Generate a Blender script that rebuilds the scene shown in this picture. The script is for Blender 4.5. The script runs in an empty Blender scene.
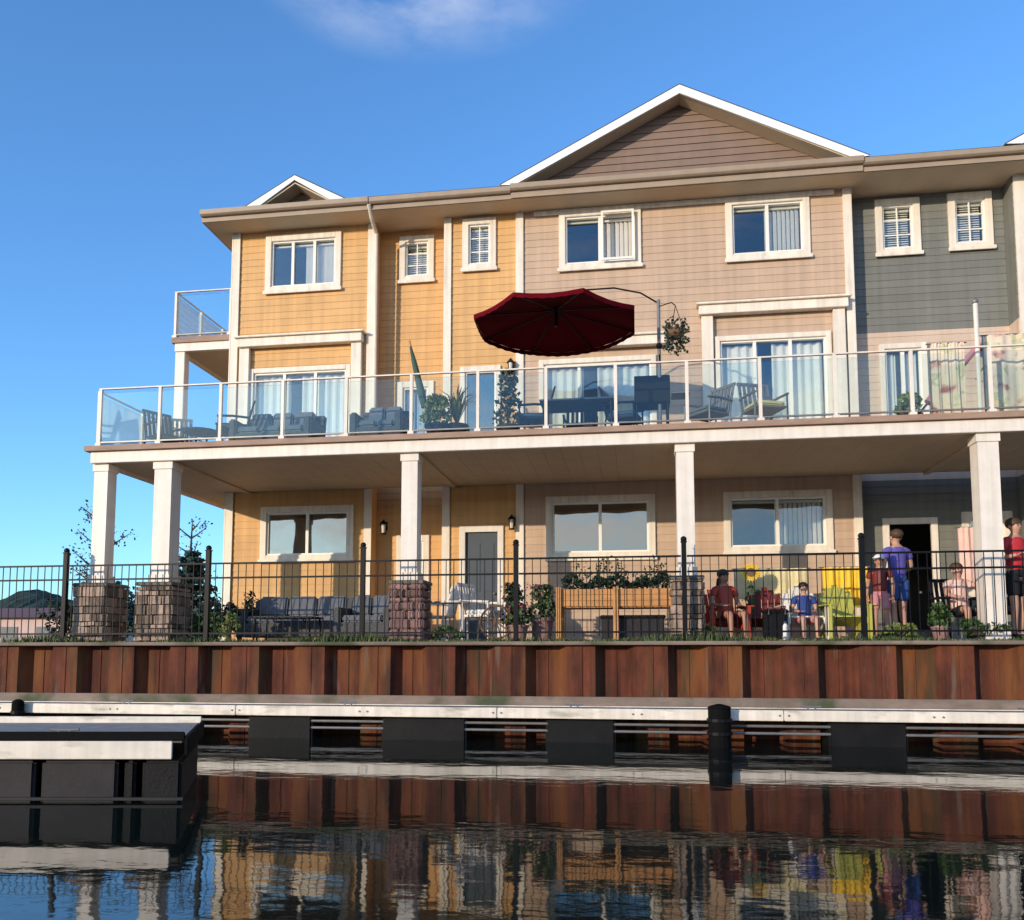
import bpy, bmesh, math, random
from mathutils import Vector, Matrix
random.seed(7)
S = bpy.context.scene
C = S.collection
R = math.radians
W = {}                      # object name -> world position of its origin
PAT = 1.48                  # patio level
DK = 4.88                   # upper deck level

# ------------------------------------------------------------------ materials
def nmat(name):
    m = bpy.data.materials.new(name); m.use_nodes = True
    nt = m.node_tree; b = nt.nodes['Principled BSDF']
    return m, nt, b
def mat(name, col, rough=.6, var=.12, scale=6.0, bump=0.0, bscale=40.0, metal=0.0, island=0.0, spec=.35, streak=0.0, stretch=(1,1,1)):
    m, nt, b = nmat(name)
    L = nt.links.new
    tc = nt.nodes.new('ShaderNodeTexCoord')
    mp = nt.nodes.new('ShaderNodeMapping'); mp.inputs['Scale'].default_value = stretch
    L(tc.outputs['Object'], mp.inputs['Vector'])
    n = nt.nodes.new('ShaderNodeTexNoise'); n.inputs['Scale'].default_value = scale; n.inputs['Detail'].default_value = 6
    n.inputs['Roughness'].default_value = .65
    L(mp.outputs[0], n.inputs['Vector'])
    r = nt.nodes.new('ShaderNodeMapRange'); r.inputs['From Min'].default_value = .25; r.inputs['From Max'].default_value = .75
    r.inputs['To Min'].default_value = 1-var; r.inputs['To Max'].default_value = 1+var
    L(n.outputs['Fac'], r.inputs['Value'])
    v = r.outputs['Result']
    if island:
        g = nt.nodes.new('ShaderNodeNewGeometry')
        r2 = nt.nodes.new('ShaderNodeMapRange'); r2.inputs['To Min'].default_value = 1-island; r2.inputs['To Max'].default_value = 1+island
        L(g.outputs['Random Per Island'], r2.inputs['Value'])
        mu = nt.nodes.new('ShaderNodeMath'); mu.operation = 'MULTIPLY'
        L(v, mu.inputs[0]); L(r2.outputs['Result'], mu.inputs[1]); v = mu.outputs[0]
    if streak:
        mp2 = nt.nodes.new('ShaderNodeMapping'); mp2.inputs['Scale'].default_value = (3.0, 3.0, .12)
        L(tc.outputs['Object'], mp2.inputs['Vector'])
        n2 = nt.nodes.new('ShaderNodeTexNoise'); n2.inputs['Scale'].default_value = 3; n2.inputs['Detail'].default_value = 4
        L(mp2.outputs[0], n2.inputs['Vector'])
        r3 = nt.nodes.new('ShaderNodeMapRange'); r3.inputs['From Min'].default_value = .3; r3.inputs['From Max'].default_value = .7
        r3.inputs['To Min'].default_value = 1-streak; r3.inputs['To Max'].default_value = 1+streak*.5
        L(n2.outputs['Fac'], r3.inputs['Value'])
        mu = nt.nodes.new('ShaderNodeMath'); mu.operation = 'MULTIPLY'
        L(v, mu.inputs[0]); L(r3.outputs['Result'], mu.inputs[1]); v = mu.outputs[0]
    vm = nt.nodes.new('ShaderNodeVectorMath'); vm.operation = 'SCALE'; vm.inputs[0].default_value = col[:3]
    L(v, vm.inputs['Scale'])
    L(vm.outputs['Vector'], b.inputs['Base Color'])
    b.inputs['Roughness'].default_value = rough; b.inputs['Metallic'].default_value = metal
    if spec is not None: b.inputs['Specular IOR Level'].default_value = spec
    if bump:
        nb = nt.nodes.new('ShaderNodeTexNoise'); nb.inputs['Scale'].default_value = bscale; nb.inputs['Detail'].default_value = 4
        L(mp.outputs[0], nb.inputs['Vector'])
        bp = nt.nodes.new('ShaderNodeBump'); bp.inputs['Strength'].default_value = bump; bp.inputs['Distance'].default_value = .01
        L(nb.outputs['Fac'], bp.inputs['Height']); L(bp.outputs[0], b.inputs['Normal'])
    return m
def glass_mat(name, tint=(.95,.97,.96), lo=.02, gain=1.3, rough=.02, gcol=(.95,.97,1), wob=.25):
    m = bpy.data.materials.new(name); m.use_nodes = True
    nt = m.node_tree; nt.nodes.clear(); L = nt.links.new
    out = nt.nodes.new('ShaderNodeOutputMaterial')
    t = nt.nodes.new('ShaderNodeBsdfTransparent'); t.inputs[0].default_value = (*tint, 1)
    g = nt.nodes.new('ShaderNodeBsdfGlossy'); g.inputs['Roughness'].default_value = rough; g.inputs['Color'].default_value = (*gcol, 1)
    f = nt.nodes.new('ShaderNodeFresnel'); f.inputs['IOR'].default_value = 1.5
    ma = nt.nodes.new('ShaderNodeMath'); ma.operation = 'MULTIPLY_ADD'; ma.inputs[1].default_value = gain; ma.inputs[2].default_value = lo; ma.use_clamp = True
    L(f.outputs[0], ma.inputs[0])
    mx = nt.nodes.new('ShaderNodeMixShader'); L(ma.outputs[0], mx.inputs[0]); L(t.outputs[0], mx.inputs[1]); L(g.outputs[0], mx.inputs[2])
    tc = nt.nodes.new('ShaderNodeTexCoord'); n = nt.nodes.new('ShaderNodeTexNoise'); n.inputs['Scale'].default_value = 1.3; n.inputs['Detail'].default_value = 1
    L(tc.outputs['Object'], n.inputs['Vector'])
    bp = nt.nodes.new('ShaderNodeBump'); bp.inputs['Strength'].default_value = wob; bp.inputs['Distance'].default_value = .02
    L(n.outputs['Fac'], bp.inputs['Height']); L(bp.outputs[0], g.inputs['Normal'])
    L(mx.outputs[0], out.inputs[0])
    return m
M = dict(
 yellow=mat('yellow_siding',(.66,.38,.15),.62,.10,1.6,streak=.13,island=.045),
 taupe=mat('taupe_siding',(.53,.375,.262),.62,.08,1.6,streak=.12,island=.04),
 grey=mat('grey_siding',(.185,.185,.16),.62,.10,1.6,streak=.14,island=.06),
 beige=mat('beige_siding',(.60,.46,.35),.62,.12,1.6,streak=.08),
 brown=mat('brown_gable_siding',(.24,.165,.125),.65,.10,2,streak=.05),
 trim=mat('white_trim',(.80,.71,.59),.5,.08,4,streak=.16),
 white=mat('white_paint',(.78,.70,.61),.5,.08,5,streak=.12),
 rake=mat('rake_board',(.86,.84,.80),.45,.04,5),
 fascia=mat('eave_metal',(.36,.275,.20),.5,.12,3),
 soffit=mat('soffit_panel',(.58,.46,.32),.6,.08,3),
 dkedge=mat('deck_edge_board',(.34,.22,.16),.7,.25,8,stretch=(.3,1,1)),
 shingle=mat('roof_shingle',(.07,.062,.055),.85,.3,10,bump=.5),
 door=mat('slate_door',(.055,.068,.085),.45,.08,4),
 dark=mat('dark_void',(.02,.02,.02),.9,.1),
 interior=mat('interior_wall',(.22,.19,.16),.9,.1),
 floor_in=mat('interior_floor',(.12,.08,.05),.7,.2),
 blind=mat('window_blind',(.84,.80,.74),.7,.06,4),
 curtain=mat('curtain_cloth',(.76,.75,.72),.85,.08,4),
 darkcurtain=mat('dark_curtain',(.10,.075,.075),.85,.2,6),
 vinyl=mat('window_vinyl',(.82,.79,.72),.4,.04,5),
 rust=mat('rusty_steel',(.105,.028,.013),.85,.6,2.2,bump=.6,bscale=30,streak=.55,stretch=(1,1,.6)),
 rust2=mat('rusty_beam',(.20,.15,.12),.8,.4,4,bump=.5,stretch=(.3,1,1)),
 stone=mat('field_stone',(.26,.19,.145),.9,.4,9,bump=1,bscale=25,island=.6),
 stone2=mat('mauve_brick',(.24,.135,.12),.85,.3,9,bump=.8,bscale=25,island=.35),
 mortar=mat('mortar',(.16,.14,.12),.9,.2),
 blackm=mat('black_metal',(.006,.006,.008),.5,.2,spec=.15),
 dkwhite=mat('dock_edge_white',(.74,.66,.56),.5,.15,3,streak=.15,stretch=(.4,1,1)),
 dkdeck=mat('dock_boards',(.26,.24,.22),.75,.25,6,bump=.4),
 float=mat('black_plastic_float',(.008,.008,.009),.6,.4,3,bump=.4,spec=.15),
 float2=mat('grey_plastic_float',(.030,.027,.029),.6,.25,3,bump=.2,spec=.15),
 pipe=mat('galvanised_pipe',(.20,.20,.20),.45,.2,metal=.4),
 rubber=mat('black_rubber',(.004,.004,.004),.8,.2,spec=.1),
 wood=mat('cedar_wood',(.52,.25,.09),.7,.25,6,bump=.4,stretch=(.25,1,1)),
 darkwood=mat('brown_wood',(.16,.09,.05),.7,.3,6,bump=.4),
 soil=mat('soil',(.05,.035,.025),.95,.3),
 wicker=mat('grey_wicker',(.075,.075,.078),.75,.4,30,bump=.8,bscale=60),
 cushion=mat('grey_cushion',(.13,.14,.16),.85,.15,10),
 blue=mat('blue_cushion',(.06,.09,.17),.85,.15,10),
 burg=mat('burgundy_canvas',(.12,.003,.009),.9,.15,5,spec=.05),
 green=mat('green_canvas',(.05,.09,.07),.8,.2,5),
 reddk=mat('dark_red_plastic',(.16,.02,.016),.55,.15),
 red=mat('red_plastic',(.42,.055,.03),.5,.12),
 lime=mat('yellow_green_plastic',(.46,.44,.09),.5,.12),
 yellowc=mat('yellow_cloth',(.85,.52,.04),.8,.15,6),
 cream=mat('cream_cloth',(.68,.56,.30),.8,.2,5),
 leaf=mat('leaf_green',(.055,.105,.03),.6,.3,3,island=.5),
 leaf2=mat('leaf_yellowgreen',(.16,.20,.05),.6,.3,3,island=.4),
 leafd=mat('leaf_dark',(.022,.045,.024),.6,.3,3,island=.5),
 spruce=mat('spruce_needles',(.025,.055,.055),.7,.3,3,island=.5),
 flower=mat('pink_petals',(.55,.16,.22),.6,.2,island=.4),
 bark=mat('bark',(.11,.085,.065),.9,.3,12,bump=.8),
 grass=mat('grass_blades',(.07,.10,.03),.7,.3,2,island=.5),
 earth=mat('earth',(.14,.12,.08),.95,.3,1.5,bump=.5),
 patio=mat('patio_paver',(.26,.23,.20),.85,.2,3,bump=.3),
 skin=mat('skin',(.50,.27,.19),.5,.06,8),
 skin2=mat('tanned_skin',(.42,.21,.14),.5,.06,8),
 hairb=mat('dark_hair',(.018,.012,.010),.6,.3,30),
 hairn=mat('brown_hair',(.07,.04,.022),.6,.3,30),
 c_red=mat('red_cotton',(.50,.03,.04),.85,.15,8,bump=1.0,bscale=9),
 c_black=mat('black_cotton',(.014,.014,.017),.85,.15,8,bump=1.0,bscale=9),
 c_blue=mat('blue_cotton',(.03,.055,.20),.85,.15,8,bump=1.0,bscale=9),
 c_purple=mat('purple_cotton',(.11,.09,.36),.85,.15,8,bump=1.0,bscale=9),
 c_denim=mat('denim',(.035,.085,.27),.85,.2,14,bump=1.0,bscale=9),
 c_peach=mat('peach_cotton',(.78,.50,.42),.85,.12,8,bump=1.0,bscale=9),
 c_pink=mat('pink_cotton',(.50,.20,.22),.85,.12,8,bump=1.0,bscale=9),
 c_white=mat('white_cotton',(.72,.70,.68),.85,.08,8,bump=1.0,bscale=9),
 eye=mat('eye_dark',(.02,.015,.012),.3,.05),
 lip=mat('lips',(.38,.12,.10),.5,.05),
 bulb=mat('lantern_glass',(.65,.6,.5),.3,.05),
 hill=mat('forest_hill',(.030,.052,.040),.9,.5,.06),
 pinkwall=mat('pink_stucco',(.58,.42,.37),.8,.1,1),
 redroof=mat('red_brown_roof',(.20,.10,.09),.85,.2,2),
 greenpanel=mat('sage_door',(.16,.20,.14),.55,.1,4),
)
def blotch(m, col, scale, lo, hi, stretch):
    nt=m.node_tree; b=nt.nodes['Principled BSDF']; L=nt.links.new; src=b.inputs['Base Color'].links[0].from_socket
    tc=nt.nodes.new('ShaderNodeTexCoord'); mp=nt.nodes.new('ShaderNodeMapping'); mp.inputs['Scale'].default_value=stretch; L(tc.outputs['Object'],mp.inputs['Vector'])
    n=nt.nodes.new('ShaderNodeTexNoise'); n.inputs['Scale'].default_value=scale; n.inputs['Detail'].default_value=5; L(mp.outputs[0],n.inputs['Vector'])
    r=nt.nodes.new('ShaderNodeMapRange'); r.inputs['From Min'].default_value=lo; r.inputs['From Max'].default_value=hi; L(n.outputs['Fac'],r.inputs['Value'])
    x=nt.nodes.new('ShaderNodeMix'); x.data_type='RGBA'; x.inputs['B'].default_value=(*col,1); L(r.outputs[0],x.inputs['Factor']); L(src,x.inputs['A']); L(x.outputs['Result'],b.inputs['Base Color'])
blotch(M['dkwhite'],(.30,.27,.20),2.2,.56,.75,(.8,1,3))
blotch(M['trim'],(.52,.45,.36),1.6,.60,.85,(3,3,.4))
blotch(M['rust'],(.17,.060,.018),1.0,.5,.68,(2.2,2.2,.5))
blotch(M['rust'],(.055,.035,.016),1.7,.54,.70,(2.6,2.6,.35))
blotch(M['rust'],(.13,.085,.06),3.1,.62,.72,(2.6,2.6,.3))
blotch(M['rust2'],(.06,.07,.035),1.2,.5,.65,(1,1,1))
M['glass'] = glass_mat('window_glass')
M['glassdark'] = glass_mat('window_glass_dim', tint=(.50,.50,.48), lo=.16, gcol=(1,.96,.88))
M['railglass'] = glass_mat('rail_glass', tint=(.90,.95,.94), lo=.0, gain=.75, wob=.02)

# ------------------------------------------------------------------ geometry helpers
class MB:
    def __init__(s): s.v = []; s.f = []
    def add(s, vs, fs):
        o = len(s.v); s.v += [Vector(p) for p in vs]; s.f += [[i+o for i in f] for f in fs]; return s
    def box(s, x0, x1, y0, y1, z0, z1):
        x0,x1=sorted((x0,x1)); y0,y1=sorted((y0,y1)); z0,z1=sorted((z0,z1))
        return s.add([(x0,y0,z0),(x1,y0,z0),(x1,y1,z0),(x0,y1,z0),(x0,y0,z1),(x1,y0,z1),(x1,y1,z1),(x0,y1,z1)],
            [(0,3,2,1),(4,5,6,7),(0,1,5,4),(1,2,6,5),(2,3,7,6),(3,0,4,7)])
    def cbox(s, c, d, rot=None):
        x,y,z = [q/2 for q in d]; c = Vector(c)
        vs = [Vector(p) for p in [(-x,-y,-z),(x,-y,-z),(x,y,-z),(-x,y,-z),(-x,-y,z),(x,-y,z),(x,y,z),(-x,y,z)]]
        if rot: vs = [rot @ p for p in vs]
        return s.add([c+p for p in vs], [(0,3,2,1),(4,5,6,7),(0,1,5,4),(1,2,6,5),(2,3,7,6),(3,0,4,7)])
    def tube(s, p, r=.02, n=8, r2=None):
        p = [Vector(q) for q in p]; k = len(p)
        rs = r if isinstance(r, (list,tuple)) else [r + ((r2 if r2 is not None else r)-r)*i/max(1,k-1) for i in range(k)]
        vs = []; fs = []
        for i in range(k):
            d = (p[min(i+1,k-1)]-p[max(i-1,0)]).normalized()
            a = d.orthogonal().normalized() if abs(d.z) < .9 else (d.cross(Vector((0,1,0)))).normalized()
            if abs(d.z) < .9: a = d.cross(Vector((0,0,1))).normalized()
            b = d.cross(a).normalized()
            for j in range(n):
                t = 2*math.pi*j/n; vs.append(p[i]+(a*math.cos(t)+b*math.sin(t))*rs[i])
        for i in range(k-1):
            for j in range(n):
                fs.append((i*n+j, i*n+(j+1)%n, (i+1)*n+(j+1)%n, (i+1)*n+j))
        fs.append(tuple(range(n))); fs.append(tuple(reversed(range((k-1)*n, k*n))))
        return s.add(vs, fs)
    def ball(s, c, r, n=10, m=7):
        rx,ry,rz = r if isinstance(r,(tuple,list)) else (r,r,r); c = Vector(c)
        vs = [c+Vector((0,0,-rz))]; fs = []
        for i in range(1,m):
            t = math.pi*i/m
            for j in range(n):
                a = 2*math.pi*j/n; vs.append(c+Vector((rx*math.sin(t)*math.cos(a), ry*math.sin(t)*math.sin(a), -rz*math.cos(t))))
        vs.append(c+Vector((0,0,rz))); e = len(vs)-1
        for j in range(n):
            fs.append((0, 1+(j+1)%n, 1+j)); fs.append((e, 1+(m-2)*n+j, 1+(m-2)*n+(j+1)%n))
        for i in range(m-2):
            for j in range(n):
                fs.append((1+i*n+j, 1+i*n+(j+1)%n, 1+(i+1)*n+(j+1)%n, 1+(i+1)*n+j))
        return s.add(vs, fs)
    def prism(s, poly, axis, a, b):
        # poly: 2D points; axis 'y' -> poly in (x,z), 'x' -> (y,z), 'z' -> (x,y)
        def P(u,v,w): return {'y':(u,w,v),'x':(w,u,v),'z':(u,v,w)}[axis]
        n = len(poly)
        vs = [P(u,v,a) for u,v in poly]+[P(u,v,b) for u,v in poly]
        fs = [tuple(range(n)), tuple(reversed(range(n,2*n)))]+[(i,i+n,(i+1)%n+n,(i+1)%n) for i in range(n)]
        return s.add(vs, fs)
    def leaf(s, c, size, d=None):
        d = d or Vector((random.gauss(0,1),random.gauss(0,1),random.gauss(0,1))).normalized()
        a = d.orthogonal().normalized(); b = d.cross(a)
        t = random.uniform(0,6.28); a, b = a*math.cos(t)+b*math.sin(t), b*math.cos(t)-a*math.sin(t)
        c = Vector(c); w = size*.32
        return s.add([c-a*size*.5, c+b*w+d*size*.1, c+a*size*.5, c-b*w+d*size*.1], [(0,1,2),(0,2,3)])
    def build(s, name, m, parent=None, smooth=False, bevel=0, keep=False):
        me = bpy.data.meshes.new(name)
        if parent is not None: o0 = W[parent.name]
        elif keep: o0 = Vector((0,0,0))
        else:
            xs=[p.x for p in s.v]; ys=[p.y for p in s.v]; zs=[p.z for p in s.v]
            o0 = Vector(((min(xs)+max(xs))/2,(min(ys)+max(ys))/2,min(zs)))
        me.from_pydata([p-o0 for p in s.v], [], s.f); me.update()
        bm = bmesh.new(); bm.from_mesh(me); bmesh.ops.recalc_face_normals(bm, faces=bm.faces)
        if bevel:
            bmesh.ops.bevel(bm, geom=bm.edges[:]+bm.verts[:], offset=bevel, segments=2, affect='EDGES', clamp_overlap=True)
        bm.to_mesh(me); bm.free()
        if smooth:
            for p in me.polygons: p.use_smooth = True
        me.materials.append(m)
        o = bpy.data.objects.new(name, me); C.objects.link(o)
        if parent is not None: o.parent = parent; W[o.name] = o0.copy()
        else: o.location = o0; W[o.name] = o0.copy()
        return o
def tag(o, label=None, cat=None, group=None, kind=None):
    if label: o['label'] = label
    if cat: o['category'] = cat
    if group: o['group'] = group
    if kind: o['kind'] = kind
    return o
def thing(name, label, cat, loc=(0,0,0), group=None):
    o = bpy.data.objects.new(name, None); C.objects.link(o); o.location = loc; o.empty_display_size = .2
    W[o.name] = Vector(loc); return tag(o, label, cat, group)
def place(o, loc, rz=0):
    o.location = loc; o.rotation_euler = (0,0,rz); return o
def kids(o): return [c for c in C.objects if c.parent == o]
def copy_tree(o, parent=None):
    c = o.copy(); C.objects.link(c); c.parent = parent
    for ch in kids(o): copy_tree(ch, c)
    return c
def boards(mb, X0, X1, Z0, Z1, Y, holes, h=.15, lap=.010, th=.12):
    """clapboard wall facing -Y, real laps, with rectangular openings (x0,x1,z0,z1)"""
    zs = [Z0+i*h for i in range(int((Z1-Z0)/h)+1)]+[Z1]
    for a, b in zip(zs[:-1], zs[1:]):
        if b-a < .01: continue
        cuts = sorted({a,b}|{q for hh in holes for q in hh[2:] if a+.005 < q < b-.005})
        for c, d in zip(cuts[:-1], cuts[1:]):
            m = (c+d)/2; act = sorted([hh[:2] for hh in holes if hh[2] < m < hh[3]])
            x = X0; segs = []
            for hx0, hx1 in act:
                if hx0 > x: segs.append((x, min(hx0,X1)))
                x = max(x, hx1)
            if x < X1: segs.append((x, X1))
            y0 = Y-lap*(1-(c-a)/h); y1 = Y-lap*(1-(d-a)/h)
            for p, q in segs:
                mb.add([(p,y0,c),(q,y0,c),(q,Y+th,c),(p,Y+th,c),(p,y1,d),(q,y1,d),(q,Y+th,d),(p,Y+th,d)],
                       [(0,3,2,1),(4,5,6,7),(0,1,5,4),(1,2,6,5),(2,3,7,6),(3,0,4,7)])
def frame_boxes(mb, x0,x1,z0,z1, w, y0, y1):
    mb.box(x0,x0+w,y0,y1,z0,z1); mb.box(x1-w,x1,y0,y1,z0,z1)
    mb.box(x0+w,x1-w,y0,y1,z0,z0+w); mb.box(x0+w,x1-w,y0,y1,z1-w,z1)
def window(parent, x0,x1,z0,z1,Y, cols=2, fill='blind', grid=None, trim=.13, glass='glass', name='window', opened=None):
    """outer trim box x0..x1; returns the opening"""
    f = MB(); frame_boxes(f, x0,x1,z0,z1, trim, Y-.055, Y+.01)
    f.box(x0-.03,x1+.03, Y-.085, Y-.056, z0-.035, z0+.04)
    w = f.build(name, M['trim'], parent, bevel=.006)
    ix0,ix1,iz0,iz1 = x0+trim-.01, x1-trim+.01, z0+trim-.01, z1-trim+.01
    v = MB(); frame_boxes(v, ix0,ix1,iz0,iz1,.045, Y-.012, Y+.07)
    cw = (ix1-ix0)/cols
    for i in range(1,cols): v.box(ix0+cw*i-.03, ix0+cw*i+.03, Y-.008, Y+.06, iz0+.045, iz1-.045)
    if grid:
        for i in range(1,grid[0]): xx = ix0+(ix1-ix0)*i/grid[0]; v.box(xx-.012,xx+.012,Y+.012,Y+.03,iz0+.05,iz1-.05)
        for i in range(1,grid[1]): zz = iz0+(iz1-iz0)*i/grid[1]; v.box(ix0+.05,ix1-.05,Y+.014,Y+.028,zz-.012,zz+.012)
    v.build('sash', M['vinyl'], w)
    for i in range(cols):
        if opened == i: continue
        g = MB(); g.box(ix0+cw*i+.03, ix0+cw*(i+1)-.03, Y+.034, Y+.040, iz0+.03, iz1-.03); g.build('pane', M[glass], w)
    if fill in ('blind','part','hblind'):
        b = MB(); n = max(3,int((ix1-ix0)/.09)); lim = n if fill != 'part' else int(n*.55)
        if fill == 'hblind':
            nz = int((iz1-iz0)/.05)
            for i in range(nz):
                z = iz0+.03+i*(iz1-iz0-.06)/nz; b.cbox(((ix0+ix1)/2, Y+.14, z),(ix1-ix0-.12,.045,.004), Matrix.Rotation(R(50),3,'X'))
        else:
            for i in range(n):
                if i < n-lim: continue
                x = ix0+.05+(i+.5)*(ix1-ix0-.1)/n; b.cbox((x, Y+.15, (iz0+iz1)/2),(.085,.004,iz1-iz0-.1), Matrix.Rotation(R(28),3,'Z'))
        b.box(ix0+.05,ix1-.05,Y+.09,Y+.135,iz1-.1,iz1-.05)
        b.build('blind', M['blind'], w)
    elif fill in ('curtain','darkcurtain'):
        b = MB(); n = 60; vs=[]; fs=[]
        gap = (.36,.5) if fill == 'curtain' else (.8,.84)
        for i in range(n+1):
            u=i/n; x = ix0+.05+u*(ix1-ix0-.1); y = Y+.16+.025*math.sin(u*70)+.012*math.sin(u*23)
            vs += [(x,y,iz0+.05),(x,y,iz1-.06)]
        for i in range(n):
            if gap[0] < i/n < gap[1]: continue
            fs.append((2*i,2*i+2,2*i+3,2*i+1))
        b.add(vs,fs); b.build('curtain', M[fill], w)
    return (ix0+.005,ix1-.005,iz0+.005,iz1-.005)

# ------------------------------------------------------------------ setting: water, land, sky, hills
def make_water():
    m, nt, b = nmat('water_surface'); L = nt.links.new
    b.inputs['Base Color'].default_value = (.008,.012,.009,1); b.inputs['Roughness'].default_value = .035; b.inputs['IOR'].default_value = 1.6
    tc = nt.nodes.new('ShaderNodeTexCoord')
    prev = None
    for sc, st, di, stretch in ((1.6,.30,.016,(.45,1.1,1)),(7.0,.28,.0040,(.7,1.1,1)),(.35,.3,.020,(.6,1.3,1))):
        mp = nt.nodes.new('ShaderNodeMapping'); mp.inputs['Scale'].default_value = stretch; mp.inputs['Rotation'].default_value = (0,0,R(-8))
        L(tc.outputs['Object'], mp.inputs['Vector'])
        n = nt.nodes.new('ShaderNodeTexNoise'); n.inputs['Scale'].default_value = sc; n.inputs['Detail'].default_value = 3
        L(mp.outputs[0], n.inputs['Vector'])
        bp = nt.nodes.new('ShaderNodeBump'); bp.inputs['Strength'].default_value = st; bp.inputs['Distance'].default_value = di
        L(n.outputs['Fac'], bp.inputs['Height'])
        if prev: L(prev.outputs[0], bp.inputs['Normal'])
        prev = bp
    L(prev.outputs[0], b.inputs['Normal'])
    mb = MB(); mb.add([(-900,-900,0),(900,-900,0),(900,13.35,0),(-900,13.35,0)],[(0,1,2,3)])
    return tag(mb.build('water', m, keep=True), kind='structure')
make_water()
g = MB(); g.box(-900,900,13.36,3000,-1.2,1.46); tag(g.build('ground', M['earth'], keep=True), kind='structure')
g = MB(); g.box(-10.4,14,13.42,30,1.462,PAT); tag(g.build('patio', M['patio'], keep=True), kind='structure')
g = MB(); g.add([(-900,-900,-1.2),(900,-900,-1.2),(900,13.4,-1.2),(-900,13.4,-1.2)],[(0,1,2,3)]); tag(g.build('lake_bed', M['earth'], keep=True), kind='structure')

def hill(name, x0, x1, y, prof, depth):
    mb = MB(); n = 260; k = 10; vs = []; fs = []
    for i in range(n+1):
        u = i/n; x = x0+(x1-x0)*u; h = prof(u)
        for j in range(k+1):
            t = j/k; vs.append((x+random.uniform(-2,2), y+depth*t, 1.0+h*math.sin(math.pi*min(t*1.0,1))*(1+random.uniform(-.03,.03)+.05*math.sin(u*90)*math.sin(u*37))))
    for i in range(n):
        for j in range(k): a = i*(k+1)+j; fs.append((a,a+k+1,a+k+2,a+1))
    mb.add(vs, fs); return tag(mb.build(name, M['hill'], keep=True, smooth=False), kind='structure')
hill('hills', -760, -60, 600, lambda u: 14+34*math.exp(-((u-.31)/.07)**2)+16*math.exp(-((u-.45)/.16)**2)+14*math.exp(-((u-.75)/.2)**2), 200)
hill('hills', -500, 500, -420, lambda u: 16+16*math.exp(-((u-.3)/.2)**2)+20*math.exp(-((u-.75)/.12)**2), 120)

# ------------------------------------------------------------------ sheet pile wall
w = thing('sheet_pile_wall','rust brown corrugated steel retaining wall rising from the dark water','retaining wall',(0,13.1,0))
mb = MB(); prof = []; x = -32.0; k = 0
while x < 24:
    a = .46+random.uniform(-.03,.03); b = .34+random.uniform(-.04,.04)
    prof += [(x,13.02),(x+a,13.02),(x+a+.13,13.22),(x+a+.13+b,13.22)]; x += a+b+.26
for (p, q) in zip(prof[:-1], prof[1:]):
    k += 1
    mb.add([(p[0],p[1],-1),(q[0],q[1],-1),(q[0],q[1],1.40),(p[0],p[1],1.40)],[(0,1,2,3)])
    if abs(p[1]-q[1]) < .01 and q[0]-p[0] > .2:
        for s in (.52,):
            xx = p[0]+(q[0]-p[0])*s; mb.box(xx-.012,xx+.012,p[1]-.012,p[1]+.001,-1,1.40)
mb.build('steel_sheet', M['rust'], w)
mb = MB(); mb.box(-32,24,12.9,13.34,1.40,1.455); mb.build('cap_beam', M['rust2'], w, bevel=.01)
mb = MB(); mb.box(-32,24,12.91,12.995,.47,.62); mb.build('waler_beam', M['rust2'], w, bevel=.01)

# ------------------------------------------------------------------ metal fence
fe = thing('metal_fence','black metal picket fence with slim bars along the top of the rusty wall','fence',(0,13.2,PAT))
fx = [-14.8,-12.25,-9.62,-7.03,-4.36,-1.86,.74,3.34,5.95,8.5,11.1]
for x in fx:
    mb = MB(); mb.box(x-.036,x+.036,13.164,13.236,1.46,2.97); mb.ball((x,13.2,3.02),.048); mb.box(x-.046,x+.046,13.154,13.246,2.97,2.988)
    mb.build('post', M['blackm'], fe)
for a, b in zip(fx[:-1], fx[1:]):
    mb = MB()
    for z in (2.76,2.52,1.60): mb.box(a+.045,b-.045,13.185,13.215,z-.014,z+.014)
    n = 20
    for i in range(1,n):
        x = a+(b-a)*i/n; mb.box(x-.0055,x+.0055,13.194,13.206,1.53,2.76)
    mb.build('picket_panel', M['blackm'], fe)

# ------------------------------------------------------------------ docks
d = thing('dock','long floating dock with a bright white edge beside the rusty wall','dock',(0,12.6,0))
mb = MB(); xx=-26.0
while xx < 18:
    mb.box(xx,xx+.14,12.30,12.84,.435,.475); xx += .15
mb.build('dock_boards', M['dkdeck'], d)
mb = MB()
for xx in range(-26,18,4): mb.box(xx+.004,xx+3.996,12.22,12.295,.345,.49)
mb.box(-26,18,12.845,12.9,.345,.485); mb.build('edge_beam', M['dkwhite'], d, bevel=.008)
for a, b in [(-13.4,-12.2),(-11.1,-10.1),(-8.4,-7.3),(-5.86,-4.84),(-3.76,-2.48),(-1.31,-.31),(2.61,3.64),(5.9,7.0),(8.4,9.6)]:
    mb = MB(); mb.box(a,b,12.34,12.82,-.12,.335); mb.build('float', M['float'], d, bevel=.03)
mb = MB()
for z in (.26,.16): mb.tube([(-26,12.38,z),(18,12.38,z)],.02)
mb.build('pipe', M['pipe'], d)
def cleat(parent,x,y,z,rot=0):
    mb=MB(); c_,s_=math.cos(rot),math.sin(rot)
    for t in (-.05,.05): mb.tube([(x+t*c_,y+t*s_,z),(x+t*c_,y+t*s_,z+.05)],.013,6)
    mb.tube([(x-.13*c_,y-.13*s_,z+.062),(x-.05*c_,y-.05*s_,z+.055),(x+.05*c_,y+.05*s_,z+.055),(x+.13*c_,y+.13*s_,z+.062)],.013,6); mb.build('cleat', M['pipe'], parent)
for xx in (-11.2,-7.9,-4.3,-.9,2.4,5.2,8.3): cleat(d,xx,12.40,.476)
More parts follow.
